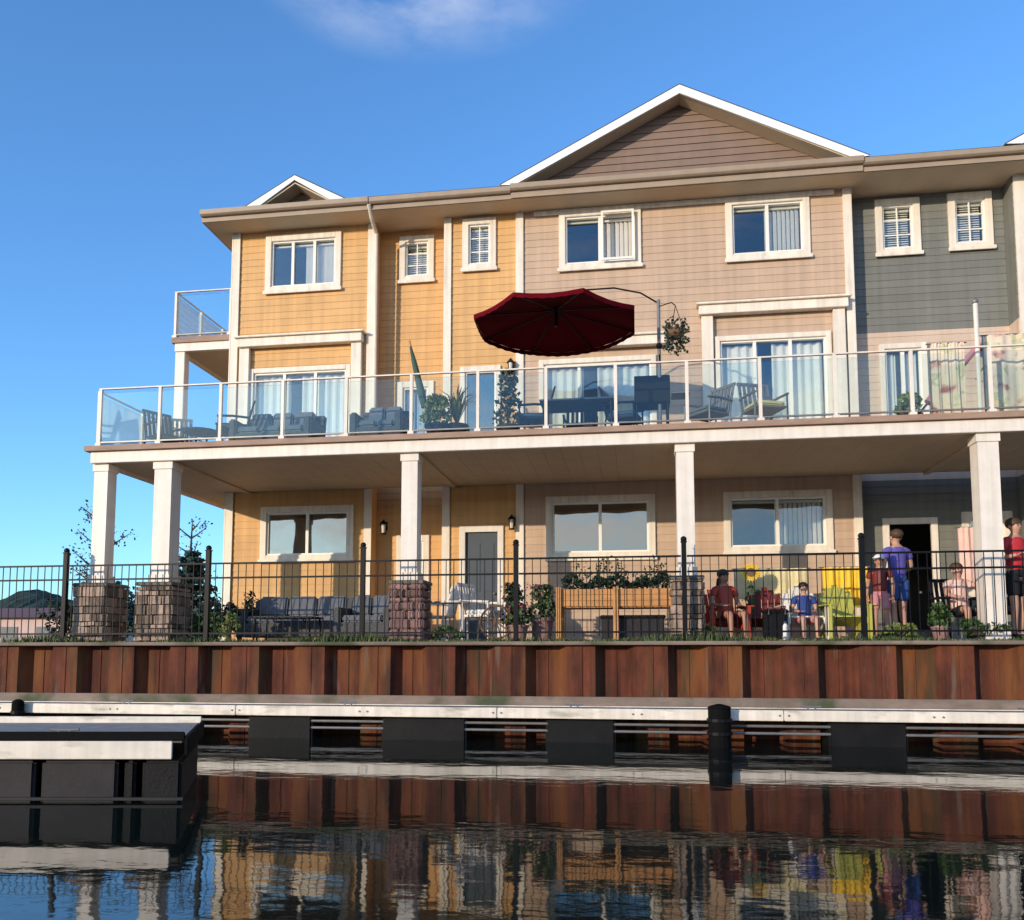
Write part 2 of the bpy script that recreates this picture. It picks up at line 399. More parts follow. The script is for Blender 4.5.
for xx in range(-24,18,2):
    mb=MB(); 
    for dx_ in (-.06,.06): mb.tube([(xx+dx_,12.205,.42),(xx+dx_,12.222,.42)],.014,8)
    mb.build('bolt_pair', M['pipe'], d)
def pile(x,y,r,top,label):
    t = thing('mooring_pile',label,'pile',(x,y,0))
    mb = MB(); mb.tube([(x,y,-1),(x,y,top)],r,14); mb.build('shaft', M['rubber'], t, smooth=False, bevel=.008)
    mb = MB(); mb.tube([(x,y,top+.001),(x,y,top+.03),(x,y,top+.06)],[r*1.06,r*.9,.03],14); mb.build('cap', M['rubber'], t)
    mb = MB()
    for z in (.18,.36): mb.tube([(x,y,z-.02),(x,y,z+.02)],r*1.12,14)
    mb.build('collar', M['blackm'], t)
pile(1.12,12.10,.155,.52,'thick black mooring pile in front of the white edged dock')
pile(-9.55,12.12,.09,.50,'thin black pile end beyond the nearer grey dock')

ang = .1447; O = Vector((-3.86,6.93,0)); U = Vector((-math.cos(ang),-math.sin(ang),0)); V = Vector((-math.sin(ang)-.30,math.cos(ang),0))
def q2(u0,u1,v0,v1,z0,z1,mb):
    c = [O+U*u0+V*v0, O+U*u1+V*v0, O+U*u1+V*v1, O+U*u0+V*v1]
    mb.add([(p.x,p.y,z0) for p in c]+[(p.x,p.y,z1) for p in c],[(0,1,2,3),(4,7,6,5),(0,4,5,1),(1,5,6,2),(2,6,7,3),(3,7,4,0)])
nd = thing('floating_dock','low grey floating dock with dark float tanks, close to the viewer on the open water','dock',(-6,7.6,0))
mb = MB()
for i in range(12): q2(.03,9,.06+i*.137,.06+i*.137+.13,.50,.535,mb)
mb.build('dock_boards', M['dkdeck'], nd)
mb = MB(); q2(.10,9,-.045,0,.375,.525,mb); mb.build('edge_beam', M['dkwhite'], nd, bevel=.006)
mb = MB(); q2(0,9,.0,.055,.527,.60,mb); q2(-.035,-.0,0,1.72,.40,.56,mb); mb.build('bumper_strip', M['rubber'], nd, bevel=.008)
for uu in (1.1,3.4):
    p_=O+U*uu+V*.25; cleat(nd,p_.x,p_.y,.536,ang)
mb = MB(); q2(.0,9,1.705,1.75,.50,.60,mb); mb.build('rear_rail', M['dkwhite'], nd, bevel=.006)
u = .02
for k, wd in enumerate((.34,.10,.66,.72,.64,.7,.7,.7,.7,.7,.7)):
    mb = MB(); q2(u,u+wd,.03,1.65,-.15,.36,mb); mb.build('float', M['float'] if k < 2 else M['float2'], nd, bevel=.03); u += wd+.055
mb = MB(); q2(.0,8.8,.0,.028,.02,.045,mb); mb.build('waterline_strip', M['float2'], nd)

# ------------------------------------------------------------------ houses
YW = 16.7; YR = 17.1; ZT = 10.33; YB = 27.0
def sidewall(mb, X, y0, y1, z0, z1, d=1):
    # clapboard wall facing -X (d=1) at X
    h=.15; z=z0
    while z < z1-.01:
        zz=min(z+h,z1)
        mb.add([(X-.022*d,y0,z),(X-.022*d,y1,z),(X+.12*d,y1,z),(X+.12*d,y0,z),(X,y0,zz),(X,y1,zz),(X+.12*d,y1,zz),(X+.12*d,y0,zz)],
            [(0,3,2,1),(4,5,6,7),(0,1,5,4),(1,2,6,5),(2,3,7,6),(3,0,4,7)]); z=zz
def corner(parent, x, Y, z0=PAT, z1=ZT, w=.16):
    mb = MB(); mb.box(x-w/2,x+w/2,Y-.05,Y-.024,z0,z1); mb.box(x-w/2,x-w/2+.03,Y-.024,Y+.02,z0,z1); mb.build('corner_board', M['trim'], parent, bevel=.004)
def shell(parent, x0, x1):
    mb = MB()
    mb.box(x0+.14,x1-.14,YB-.1,YB,PAT,ZT)
    mb.box(x1-.13,x1-.02,YR+.15,YB,PAT,ZT)
    for z in (PAT+.01,4.62,7.75): mb.box(x0+.14,x1-.14,YR+.3,YB-.1,z,z+.2)
    mb.box(x0+.14,x1-.14,YR+.6,YB-.1,ZT-.15,ZT-.02)
    mb.box(x0+.14,x1-.14,YR+4.2,YR+4.3,PAT+.3,ZT-.2)
    mb.build('inner_wall', M['interior'], parent)
def lamp(parent, x, z, Y=YW):
    mb = MB(); mb.box(x-.05,x+.05,Y-.05,Y-.02,z-.09,z+.09); mb.tube([(x,Y-.05,z+.07),(x,Y-.13,z+.12),(x,Y-.15,z+.1)],.012)
    mb.tube([(x,Y-.15,z+.10),(x,Y-.15,z+.02)],[.02,.09],8); mb.tube([(x,Y-.15,z-.16),(x,Y-.15,z-.18)],.06,8)
    for a in range(4):
        t=a*1.571+.78; mb.tube([(x+.06*math.cos(t),Y-.15+.06*math.sin(t),z+.03),(x+.05*math.cos(t),Y-.15+.05*math.sin(t),z-.17)],.008,5)
    l = mb.build('wall_lantern', M['blackm'], parent)
    mb = MB(); mb.tube([(x,Y-.15,z+.02),(x,Y-.15,z-.155)],[.05,.04],8); mb.build('lamp_glass', M['bulb'], l)
def slider(parent, x0,x1,z0,z1,Y,cols=3,fill='curtain',glass='glass'):
    return window(parent,x0,x1,z0,z1,Y,cols,fill,trim=.1,glass=glass,name='patio_door')
def header(parent, x0,x1,z,Y,posts=None):
    mb = MB(); mb.box(x0,x1,Y-.20,Y-.03,z-.10,z+.08); mb.box(x0-.05,x1+.05,Y-.26,Y-.03,z+.081,z+.12)
    h = mb.build('door_hood', M['trim'], parent, bevel=.006)
    if posts:
        for a in posts:
            p = MB(); p.box(a-.11,a+.11,Y-.12,Y-.026,DK,z-.101); p.build('side_board', M['trim'], h, bevel=.006)
def door(parent,x0,x1,z0,z1,Y,m,glazed=False,open_=False):
    f = MB(); t=.12
    f.box(x0,x0+t,Y-.05,Y+.02,z0,z1); f.box(x1-t,x1,Y-.05,Y+.02,z0,z1); f.box(x0+t,x1-t,Y-.05,Y+.02,z1-t,z1)
    d_ = f.build('door_frame', M['white'], parent, bevel=.005)
    s = MB(); a,b = x0+t,x1-t
    if not open_:
        s.box(a,b,Y+.02,Y+.06,z0+.02,z1-t-.005)
        wd=b-a; H=z1-t-z0
        for (px0,px1,pz0,pz1) in ((.12,.45,.08,.4),(.55,.88,.08,.4),(.12,.45,.46,.9),(.55,.88,.46,.9)):
            s.box(a+wd*px0,a+wd*px1,Y+.008,Y+.02,z0+H*pz0,z0+H*pz1)
        dd = s.build('door', m, parent, bevel=.004)
    else:
        s.box(a+.01,a+.05,Y+.06,Y+.06+(b-a),z0+.02,z1-t-.005); dd = s.build('door', m, parent, bevel=.004)
    h = MB(); h.ball((b-.07,Y-.012 if not open_ else Y+.5,z0+.98),.03); h.build('handle', M['pipe'], dd)
    return (x0+.06,x1-.06,z0,z1-.06)

LEFT, B1, B2, RIGHT = -8.50, -2.27, 4.24, 10.75
def fascia_run(parent, x0, x1, Y=16.1, z0=ZT, z1=10.57, left_end=False):
    mb = MB(); mb.box(x0,x1,Y,Y+.03,z0,z1-.05); mb.build('fascia', M['fascia'], parent)
    mb = MB(); mb.prism([(Y-.115,z1-.02),(Y-.10,z1-.11),(Y-.06,z1-.14),(Y-.001,z1-.14),(Y-.001,z1-.02)],'x',x0,x1); mb.build('gutter', M['fascia'], parent, bevel=.004)
def gable(parent, x0, x1, xa, zb, za, Yg, m, depth=5.0, rk=.2):
    # siding triangle with laps
    mb = MB(); n = int((za-zb-.1)/.15); sl=(xa-x0)/(za-zb); sr=(x1-xa)/(za-zb)
    for i in range(n+1):
        z = zb+i*.15; zz = min(z+.15, za-.03)
        a0=x0+(z-zb)*sl; a1=x0+(zz-zb)*sl; b0=x1-(z-zb)*sr; b1=x1-(zz-zb)*sr
        mb.add([(a0,Yg-.02,z),(b0,Yg-.02,z),(b0,Yg+.1,z),(a0,Yg+.1,z),(a1,Yg,zz),(b1,Yg,zz),(b1,Yg+.1,zz),(a1,Yg+.1,zz)],
            [(0,3,2,1),(4,5,6,7),(0,1,5,4),(1,2,6,5),(2,3,7,6),(3,0,4,7)])
    gw = mb.build('gable_wall', m, parent)
    # rake boards
    y0 = Yg-.42
    for (xs, s) in ((x0,1),(x1,-1)):
        mb = MB(); mb.prism([(xs-.12*s,zb-.03),(xa,za+.06),(xa,za+.06-rk*.62),(xs+.16*s,zb-.05)],'y',y0,y0+.04); mb.build('rake_board', M['rake'], gw)
        mb = MB(); mb.prism([(xs-.13*s,zb-.01),(xa,za+.085),(xa,za+.062),(xs-.119*s,zb-.03)],'y',y0+.005,Yg+depth); mb.build('gable_roof', M['shingle'], gw)
        mb = MB(); mb.prism([(xs+.15*s,zb-.045),(xa,za-.07),(xa,za-.10),(xs+.2*s,zb-.05)],'y',y0+.041,Yg-.025); mb.build('soffit', M['soffit'], gw)
def roof(parent, x0, x1, hip=False):
    mb = MB(); zr = 12.05; y0 = 16.0
    z0=10.55
    if hip:
        mb.add([(x0,y0,z0),(x1,y0,z0),(x1,21.7,zr),(x0+5.2,21.7,zr),(x1,YB+.5,z0),(x0,YB+.5,z0)],[(0,1,2,3),(2,4,5,3),(0,3,5)])
    else:
        mb.add([(x0,y0,z0),(x1,y0,z0),(x1,21.7,zr),(x0,21.7,zr),(x1,YB+.5,z0),(x0,YB+.5,z0)],[(0,1,2,3),(2,4,5,3)])
    mb.add([(x0,y0+.1,z0-.08),(x1,y0+.1,z0-.08),(x1,YB+.4,z0-.08),(x0,YB+.4,z0-.08)],[(0,1,2,3)])
    return mb.build('roof', M['shingle'], parent)
def soffits(parent, x0, x1):
    mb = MB(); mb.box(x0,x1,16.131,YR+.12,ZT,ZT+.02); mb.build('soffit', M['soffit'], parent)

# --- yellow house
H1 = thing('townhouse','yellow end townhouse with a small peaked gable, at the open left end of the row','house',(-5.4,21,PAT))
holes=[]
holes.append(window(H1,-7.78,-6.09,8.95,10.22,YW,3,'part',glass='glass'))
holes.append(slider(H1,-8.08,-5.84,DK,7.30,YW,3,'curtain'))
header(H1,-8.30,-5.56,7.84,YW,(-8.17,-5.70))
holes.append(window(H1,-7.74,-5.72,3.17,4.32,YW,2,'darkcurtain',glass='glassdark'))
mb=MB(); boards(mb,LEFT,-5.36,PAT,ZT,YW,holes)
h2=[window(H1,-3.47,-2.76,9.16,10.27,YW,1,'hblind',(2,3)),
    door(H1,-3.50,-2.60,PAT,3.82,YW,M['door']),
    slider(H1,-3.50,-2.66,DK,7.12,YW,1,'darkcurtain','glassdark')]
boards(mb,-3.84,B1,PAT,ZT,YW,h2)
h3=[window(H1,-4.93,-4.17,9.18,10.32-.12,YR,1,'hblind',(2,3)),
    window(H1,-4.92,-4.22,PAT+.02,3.72,YR,1,'hblind',None,name='side_window',glass='glassdark'),
    window(H1,-4.95,-4.15,DK+.3,7.0,YR,1,'curtain',None,name='side_window')]
boards(mb,-5.36,-3.84,PAT,ZT,YR,h3)
mb.box(-5.48,-5.363,YW+.02,YR+.12,PAT,ZT); mb.box(-3.837,-3.72,YW+.02,YR+.12,PAT,ZT)
sidewall(mb,LEFT,YW+.12,YB,PAT,ZT)
mb.build('wall', M['yellow'], H1)
shell(H1,LEFT,B1)
for x in (LEFT+.06,-5.42,-3.78): corner(H1,x,YW,PAT if x<-8 else PAT)
mb = MB(); mb.box(LEFT-.05,LEFT-.023,YW-.05,YW+.12,PAT,ZT); mb.build('corner_board', M['trim'], H1)
lamp(H1,-5.05,3.86); lamp(H1,-2.42,3.90); lamp(H1,-2.44,7.10)
r = roof(H1,-8.95,B1,True); soffits(H1,-8.93,B1)
mb=MB(); mb.box(-8.93,LEFT,YR+.12,YB+.4,ZT,ZT+.02); mb.build('soffit', M['soffit'], H1)
fascia_run(H1,-8.96,-5.30); fascia_run(H1,-5.298,B1-.1,16.12)
mb=MB(); mb.box(-8.96,-8.93,16.13,YB+.4,ZT,10.52); mb.build('fascia', M['fascia'], H1)
gable(H1,-7.90,-5.90,-6.92,10.60,11.13,16.5,M['brown'],2.0,.16)
mb=MB(); mb.tube([(-5.30,16.06,10.42),(-5.30,16.25,10.22),(-5.30,16.60,10.05),(-5.30,16.62,DK+.05)],.04); mb.build('downspout', M['trim'], H1)
# --- taupe house
H2 = thing('townhouse','taupe townhouse with the big brown gable in the middle of the row','house',(1,21,PAT))
h=[window(H2,-1.46,.20,9.03,10.38-.10,YW,2,'part',None,opened=1),
   window(H2,1.86,3.47,9.0,10.28,YW,2,'part'),
   slider(H2,-1.88,.46,DK,7.18,YW,3,'curtain'),
   slider(H2,1.60,3.80,DK,7.48,YW,3,'curtain'),
   window(H2,-1.75,.40,3.12,4.38,YW,2,'none',glass='glassdark'),
   window(H2,1.70,3.72,3.18,4.38,YW,2,'part',glass='glass')]
header(H2,1.30,4.10,7.99,YW,(1.46,3.94))
header(H2,-2.05,.66,7.45,YW)
mb=MB(); boards(mb,B1,B2,PAT,ZT,YW,h); mb.box(B2-.1,B2-.003,YW+.123,YR+.12,PAT,ZT); mb.build('wall', M['taupe'], H2)
shell(H2,B1,B2)
mb=MB(); frame_boxes(mb,-.60,.06,9.14,10.17,.045,YW-.16,YW-.13); sw=mb.build('open_sash', M['vinyl'], H2)
corner(H2,B1,YW); corner(H2,B2-.06,YW)
mb=MB(); mb.box(B1+.3,B2-.3,YW-.05,YW-.024,10.22,10.32); mb.build('frieze_board', M['trim'], H2)
roof(H2,B1,B2+.1); soffits(H2,B1,B2+.05); fascia_run(H2,B1-.098,B2+.1,16.08,ZT,10.59)
gable(H2,-2.45,4.33,.97,10.60,12.27,16.42,M['brown'],6.0,.28)
# --- grey house
H3 = thing('townhouse','dark grey townhouse at the far right of the row','house',(7.5,21,PAT))
h=[window(H3,4.80,5.64,9.10,10.25,YR,1,'hblind',(2,3)), window(H3,6.16,6.97,9.12,10.27,YR,1,'hblind',(2,3)),
   door(H3,4.72,5.72,PAT,3.86,YR,M['darkwood'],open_=True)]
mb=MB()
up=[q for q in h[:2]]
boards(mb,B2,7.18,7.55,ZT,YR,up); mb.box(7.183,7.30,YW+.02,YR+.12,7.55,ZT); boards(mb,7.18,RIGHT,7.55,ZT,YW,[window(H3,8.0,9.6,9.0,10.25,YW,2,'part')])
hl=[h[2], window(H3,6.15,7.05,2.35,3.95,YR,1,'curtain',glass='glassdark')]
mb.build('wall', M['grey'], H3); mb=MB(); boards(mb,B2,7.18,PAT,4.60,YR,hl); mb.box(7.183,7.30,YW+.02,YR+.12,PAT,4.60); boards(mb,7.18,RIGHT,PAT,4.60,YW,[])
mb.build('wall', M['grey'], H3)
mb=MB(); hm=[slider(H3,4.78,5.66,DK,7.30,YR,2,'curtain')]
boards(mb,B2,7.18,4.60,7.55,YR,hm); mb.box(7.183,7.30,YW+.02,YR+.12,4.6,7.55); boards(mb,7.18,RIGHT,4.6,7.55,YW,[]); mb.build('lower_wall', M['beige'], H3)
shell(H3,B2,RIGHT)
corner(H3,7.30,YW,PAT,ZT,.2)
roof(H3,B2+.1,11.2); soffits(H3,B2+.05,11.2); fascia_run(H3,B2+.102,11.2,16.12)
gable(H3,6.95,11.6,9.3,10.62,11.75,16.42,M['grey'],5.0,.22)

# side balcony of the yellow house
bal = thing('balcony','small upper balcony with glass railing on the side of the yellow house','balcony',(-9.2,19,4.9))
mb=MB(); mb.box(-9.90,LEFT-.03,16.68,22,7.98,8.10); mb.build('balcony_floor', M['dkedge'], bal)
mb=MB(); mb.box(-9.84,LEFT-.03,16.72,16.82,7.80,7.979); mb.box(-9.84,-9.74,16.82,21.9,7.80,7.979); mb.build('beam', M['white'], bal)
mb=MB(); mb.box(-9.74,LEFT-.03,16.82,21.9,7.84,7.87); mb.build('soffit', M['soffit'], bal)
for y in (16.75,21.7):
    mb=MB(); mb.box(-9.84,-9.62,y,y+.2,DK,7.80); mb.build('post', M['white'], bal, bevel=.008)
def rail_run(parent, p, q, z, step=1.12, h=1.02):
    p=Vector(p);q=Vector(q);L=(q-p).length;n=max(1,round(L/step));dr=(q-p)/n;u_=dr.normalized();nn=Vector((-u_.y,u_.x,0))
    rot=Matrix.Rotation(math.atan2(u_.y,u_.x),3,'Z')
    for i in range(n+1):
        c=p+dr*i; mb=MB(); mb.cbox((c.x,c.y,z+h/2),(.05,.05,h),rot); mb.cbox((c.x,c.y,z+.03),(.10,.10,.05),rot); mb.build('rail_post', M['white'], parent)
    for i in range(n):
        c=p+dr*(i+.5); mb=MB(); mb.cbox((c.x,c.y,z+h/2+.02),(dr.length-.07,.010,h-.16),rot); mb.build('glass_panel', M['railglass'], parent)
    c=(p+q)/2; mb=MB(); mb.cbox((c.x,c.y,z+h+.012),(L+.05,.05,.022),rot); mb.build('top_rail', M['white'], parent); mb=MB(); mb.cbox((c.x,c.y,z+.075),(L,.035,.025),rot); mb.build('bottom_rail', M['pipe'], parent)
rail_run(bal,(-9.85,16.74,0),(LEFT-.08,16.74,0),8.10)
rail_run(bal,(-9.85,16.80,0),(-9.85,21.9,0),8.10)

# ------------------------------------------------------------------ deck over the porch
dk = thing('raised_deck','long raised deck on square white columns with glass railing, across the row of houses','deck',(0,15,PAT))
mb=MB(); mb.box(-9.50,13,13.36,YW-.03,4.79,DK); mb.box(-9.50,LEFT-.03,YW-.03,26,4.79,DK)
mb.build('deck_floor', M['dkedge'], dk)
mb=MB(); mb.box(-9.42,13,13.43,13.53,4.59,4.788); mb.box(-9.42,-9.32,13.53,25.9,4.59,4.788); mb.build('edge_beam', M['white'], dk, bevel=.006)
mb=MB(); xx=-9.30
while xx < 13:
    mb.box(xx,xx+.297,13.535,16.63,4.64,4.66); xx+=.30
mb.box(-9.30,LEFT-.04,16.64,25.9,4.64,4.66)
mb.build('soffit', M['soffit'], dk)
for xx in (-8.0,-3.6,.9,5.4):
    mb=MB(); mb.box(xx-.05,xx+.05,13.54,16.62,4.60,4.638); mb.build('cross_beam', M['soffit'], dk)
def pedestal(parent,x,y,w,h,m):
    core=MB(); core.box(x-w/2+.04,x+w/2-.04,y-w/2+.04,y+w/2-.04,PAT,PAT+h-.06)
    c=core.build('mortar_core', M['mortar'], parent)
    mb=MB(); z=PAT
    while z < PAT+h-.09:
        hh=random.uniform(.07,.2); hh=min(hh,PAT+h-.06-z)
        for ax in range(4):
            t=-w/2
            while t < w/2-.02:
                ll=min(random.uniform(.10,.34),w/2-t); c0=t+ll/2; jit=random.uniform(-.012,.02); dd=w/2-.02+jit
                pos={0:(x+c0,y-dd),1:(x+dd,y+c0),2:(x+c0,y+dd),3:(x-dd,y+c0)}[ax]
                sz=(ll-.015,.09) if ax%2==0 else (.09,ll-.015)
                mb.cbox((pos[0],pos[1],z+hh/2),(sz[0],sz[1],hh-.015),Matrix.Rotation(random.uniform(-.09,.09),3,'Y'))
                t+=ll
        z+=hh
    mb.build('stone_facing', m, parent, bevel=.024)
    mb=MB(); mb.box(x-w/2-.03,x+w/2+.03,y-w/2-.03,y+w/2+.03,PAT+h-.06,PAT+h); mb.build('cap_stone', M['mortar'], parent, bevel=.01)
for i,(x,ww,pw,ph) in enumerate([(-9.27,.26,.58,1.0),(-8.08,.32,.62,1.0),(-3.69,.27,.54,.98),(.80,.27,.46,1.0),(5.29,.30,0,0),(9.8,.3,.5,1.0)]):
    y=13.66; z0=PAT+(ph or 0); t=MB(); t.box(x-ww/2,x+ww/2,y-ww/2,y+ww/2,z0,4.588)
    t.box(x-ww/2-.03,x+ww/2+.03,y-ww/2-.03,y+ww/2+.03,z0,z0+.14); t.box(x-ww/2-.02,x+ww/2+.02,y-ww/2-.02,y+ww/2+.02,4.46,4.586)
    c=t.build('column', M['white'], dk)
    if ph:
        W[c.name]=W[dk.name]; pedestal(c,x,y,pw,ph,M['stone'] if i in (0,1,3) else M['stone2'])
rail_run(dk,(-9.28,13.46,0),(12.1,13.46,0),DK,1.125)
rail_run(dk,(-9.40,13.60,0),(-9.40,25.6,0),DK,1.3)

exec_after = []
# ------------------------------------------------------------------ furniture prototypes
def adirondack(label, m, loc, rz, group=None):
    o = thing('adirondack_chair', label, 'chair', (0,0,0), group)
    mb=MB()
    for i in range(5): mb.cbox((0,-.22+i*.1,.36-i*.028),(.50,.088,.022),Matrix.Rotation(R(-15),3,'X'))
    mb.build('seat', m, o)
    mb=MB(); rt=Matrix.Rotation(R(-24),3,'X')
    for i in range(5):
        x=(i-2)*.105; hh=.72-.05*abs(i-2)**1.5
        mb.cbox((x,.22+hh*.5*.4,.26+hh*.5*.91),(.095,.02,hh),rt)
    mb.box(-.27,.27,.36,.385,.50,.56); mb.build('backrest', m, o, bevel=.004)
    for s in (-1,1):
        mb=MB(); mb.box(s*.27,s*.40,-.32,.34,.54,.562); mb.build('armrest', m, o, bevel=.005)
        mb=MB(); mb.cbox((s*.30,-.27,.27),(.045,.09,.54)); mb.build('leg', m, o)
        mb=MB(); mb.prism([(-.27,.36),(-.27,.26),(.42,.0),(.50,.0),(.30,.24)],'x',s*.26-.012,s*.26+.012); mb.build('leg', m, o)
    return place(o, loc, rz)
def patio_chair(label, m, loc, rz, cush=None, group=None):
    o = thing('patio_chair', label, 'chair', (0,0,0), group)
    mb=MB(); mb.box(-.27,.27,-.26,.26,.40,.44)
    mb.build('seat', m, o, bevel=.008)
    if cush:
        mb=MB(); mb.box(-.25,.25,-.25,.22,.442,.52); mb.build('cushion', cush, o, bevel=.025)
    mb=MB(); rt=Matrix.Rotation(R(-12),3,'X')
    for i in range(7): mb.cbox(((i-3)*.085,.31,.70),(.05,.018,.52),rt)
    mb.cbox((0,.37,.96),(.58,.03,.05),rt); mb.build('backrest', m, o)
    for s in (-1,1):
        mb=MB(); mb.tube([(s*.29,-.25,0),(s*.29,-.24,.64)],.016); mb.build('leg', m, o)
        mb=MB(); mb.tube([(s*.29,.30,0),(s*.27,.25,.44),(s*.27,.36,.95)],.016); mb.build('leg', m, o)
        mb=MB(); mb.tube([(s*.29,-.27,.64),(s*.30,0,.66),(s*.28,.30,.66)],.022); mb.build('armrest', m, o)
    return place(o, loc, rz)
def sofa(label, loc, rz, L=1.8, m='wicker', cu='cushion'):
    o = thing('outdoor_sofa', label, 'sofa', (0,0,0))
    mb=MB(); mb.box(-L/2,L/2,-.36,.36,.08,.34); mb.build('base', M[m], o, bevel=.02)
    mb=MB(); mb.cbox((0,.37,.55),(L,.1,.52),Matrix.Rotation(R(-8),3,'X')); mb.build('backrest', M[m], o, bevel=.03)
    for s in (-1,1):
        mb=MB(); mb.box(s*L/2,s*(L/2-.14),-.38,.38,.08,.60); mb.build('armrest', M[m], o, bevel=.03)
        for y in (-.32,.32):
            mb=MB(); mb.tube([(s*(L/2-.06),y,0),(s*(L/2-.06),y,.08)],.02); mb.build('leg', M['blackm'], o)
    n=3 if L>1.5 else 2; wd=(L-.3)/n
    for i in range(n):
        x0=-L/2+.15+i*wd
        mb=MB(); mb.box(x0+.01,x0+wd-.01,-.36,.26,.342,.46); mb.build('seat_cushion', M[cu], o, bevel=.03)
        mb=MB(); mb.cbox((x0+wd/2,.24,.66),(wd-.03,.13,.38),Matrix.Rotation(R(-10),3,'X')); mb.build('back_cushion', M[cu], o, bevel=.035)
    return place(o, loc, rz)
def table(label, loc, rz, w=.9, dp=.6, h=.72, m='blackm', round_=False, top=None):
    o = thing('outdoor_table', label, 'table', (0,0,0)); mb=MB()
    if round_: mb.tube([(0,0,h-.03),(0,0,h)],w/2,24)
    else: mb.box(-w/2,w/2,-dp/2,dp/2,h-.03,h)
    mb.build('table_top', M[top or m], o, bevel=.006)
    for sx in (-1,1):
        for sy in (-1,1):
            k=.33 if round_ else .44
            mb=MB(); mb.tube([(sx*w*k*1.05,sy*dp*k*1.05,0),(sx*w*k,sy*dp*k,h-.03)],.018); mb.build('leg', M[m], o)
    return place(o, loc, rz)
def pot_plant(label, loc, ph=.35, pr=.18, fh=.6, fr=.3, n=260, lf='leaf', potm='mauve', size=.1, name='potted_plant', spiky=False, flowers=0):
    o = thing(name, label, 'plant', (0,0,0))
    mb=MB(); mb.tube([(0,0,0),(0,0,ph*.85),(0,0,ph*.86),(0,0,ph)],[pr*.72,pr*.95,pr*1.06,pr*1.06],16); mb.build('pot', M['stone2' if potm=='mauve' else potm], o)
    mb=MB()
    if spiky:
        for i in range(n):
            a=random.uniform(0,6.28); t=random.uniform(.1,1.0); L=fh*random.uniform(.6,1.05)
            p0=Vector((0,0,ph)); p1=p0+Vector((math.cos(a)*L*.35*t,math.sin(a)*L*.35*t,L*.7)); p2=p0+Vector((math.cos(a)*L*.8*t,math.sin(a)*L*.8*t,L*(1-.25*t)))
            s=Vector((-math.sin(a),math.cos(a),0))*.018
            mb.add([p0-s*.5,p0+s*.5,p1+s,p1-s,p2],[(0,1,2,3),(3,2,4)])
    else:
        for i in range(n):
            a=random.uniform(0,6.28); rr=fr*math.sqrt(random.random()); z=ph+fh*random.random()**.8
            rr*= (1-.5*(z-ph)/fh); mb.leaf((rr*math.cos(a),rr*math.sin(a),z),size*random.uniform(.7,1.3))
        for i in range(7):
            a=i*.9; mb.tube([(0,0,ph*.8),(fr*.3*math.cos(a),fr*.3*math.sin(a),ph+fh*.7)],.006,4)
    mb.build('foliage', M[lf], o)
    if flowers:
        mb=MB()
        for i in range(flowers):
            a=random.uniform(0,6.28); rr=fr*.9*math.sqrt(random.random()); z=ph+fh*random.uniform(.5,1.05)
            for k in range(4): mb.leaf((rr*math.cos(a),rr*math.sin(a)-.02,z),.05)
        mb.build('blossom', M['flower'], o)
    return place(o, loc)

# ------------------------------------------------------------------ things on the deck
sofa('long dark wicker sofa on the deck behind the yellow house glass railing',(-6.45,14.5,DK),R(180)+math.pi,1.55)
patio_chair('dark metal deck chair seen side on beside the long deck sofa',M['blackm'],(-7.30,14.4,DK),R(-60),M['cushion'])
patio_chair('dark metal chair with a tall slatted back, far left corner of the deck',M['blackm'],(-8.7,14.6,DK),R(60))
table('small round dark table by the post of the side balcony',(-8.05,14.7,DK),0,.7,.7,.55,round_=True)
patio_chair('slim dark chair on the outer corner of the deck behind the glass',M['pipe'],(-9.0,15.6,DK),R(200))
sofa('short grey two seat sofa with charcoal cushions on the deck near the white downspout',(-4.45,14.4,DK),0,.95)
pot_plant('spiky yellow green plant in a dark pot on the deck',(-3.05,14.25,DK),.35,.2,.75,.4,70,'leaf2','float2',spiky=True)
pot_plant('leafy bright yellow bush in a pot behind the deck railing',(-3.35,14.0,DK),.3,.2,.5,.32,420,'leaf2','float2')
pot_plant('dark leaved tall potted shrub by the narrow deck door',(-2.2,14.6,DK),.4,.2,1.0,.28,360,'leafd','float2')
# folded green umbrella
fu=thing('folded_umbrella','closed dark green umbrella leaning on the deck between the sofas','umbrella',(-3.75,14.2,DK))
mb=MB(); p0=Vector((-3.45,14.2,DK)); p1=Vector((-3.92,14.25,6.8)); mb.tube([p0,p1],.02); mb.build('pole', M['wood'], fu)
mb=MB(); q=lambda t:p0.lerp(p1,t); mb.tube([q(.36),q(.5),q(.8),q(.97)],[.06,.07,.045,.015],9); mb.build('canopy', M['green'], fu)
table('blue topped dining table under the burgundy umbrella',(-.95,14.6,DK),0,1.3,.8,.74,'blackm',top='blue')
patio_chair('blue cushioned chair, first beside the dining table under the umbrella',M['blackm'],(-1.75,14.5,DK),R(-80),M['blue'])
patio_chair('blue cushioned chair turned toward the railing by the dining table',M['blackm'],(-.95,15.2,DK),R(0),M['blue'])
patio_chair('blue cushioned chair nearest to the hanging flower basket',M['blackm'],(-.15,14.6,DK),R(75),M['blue'])
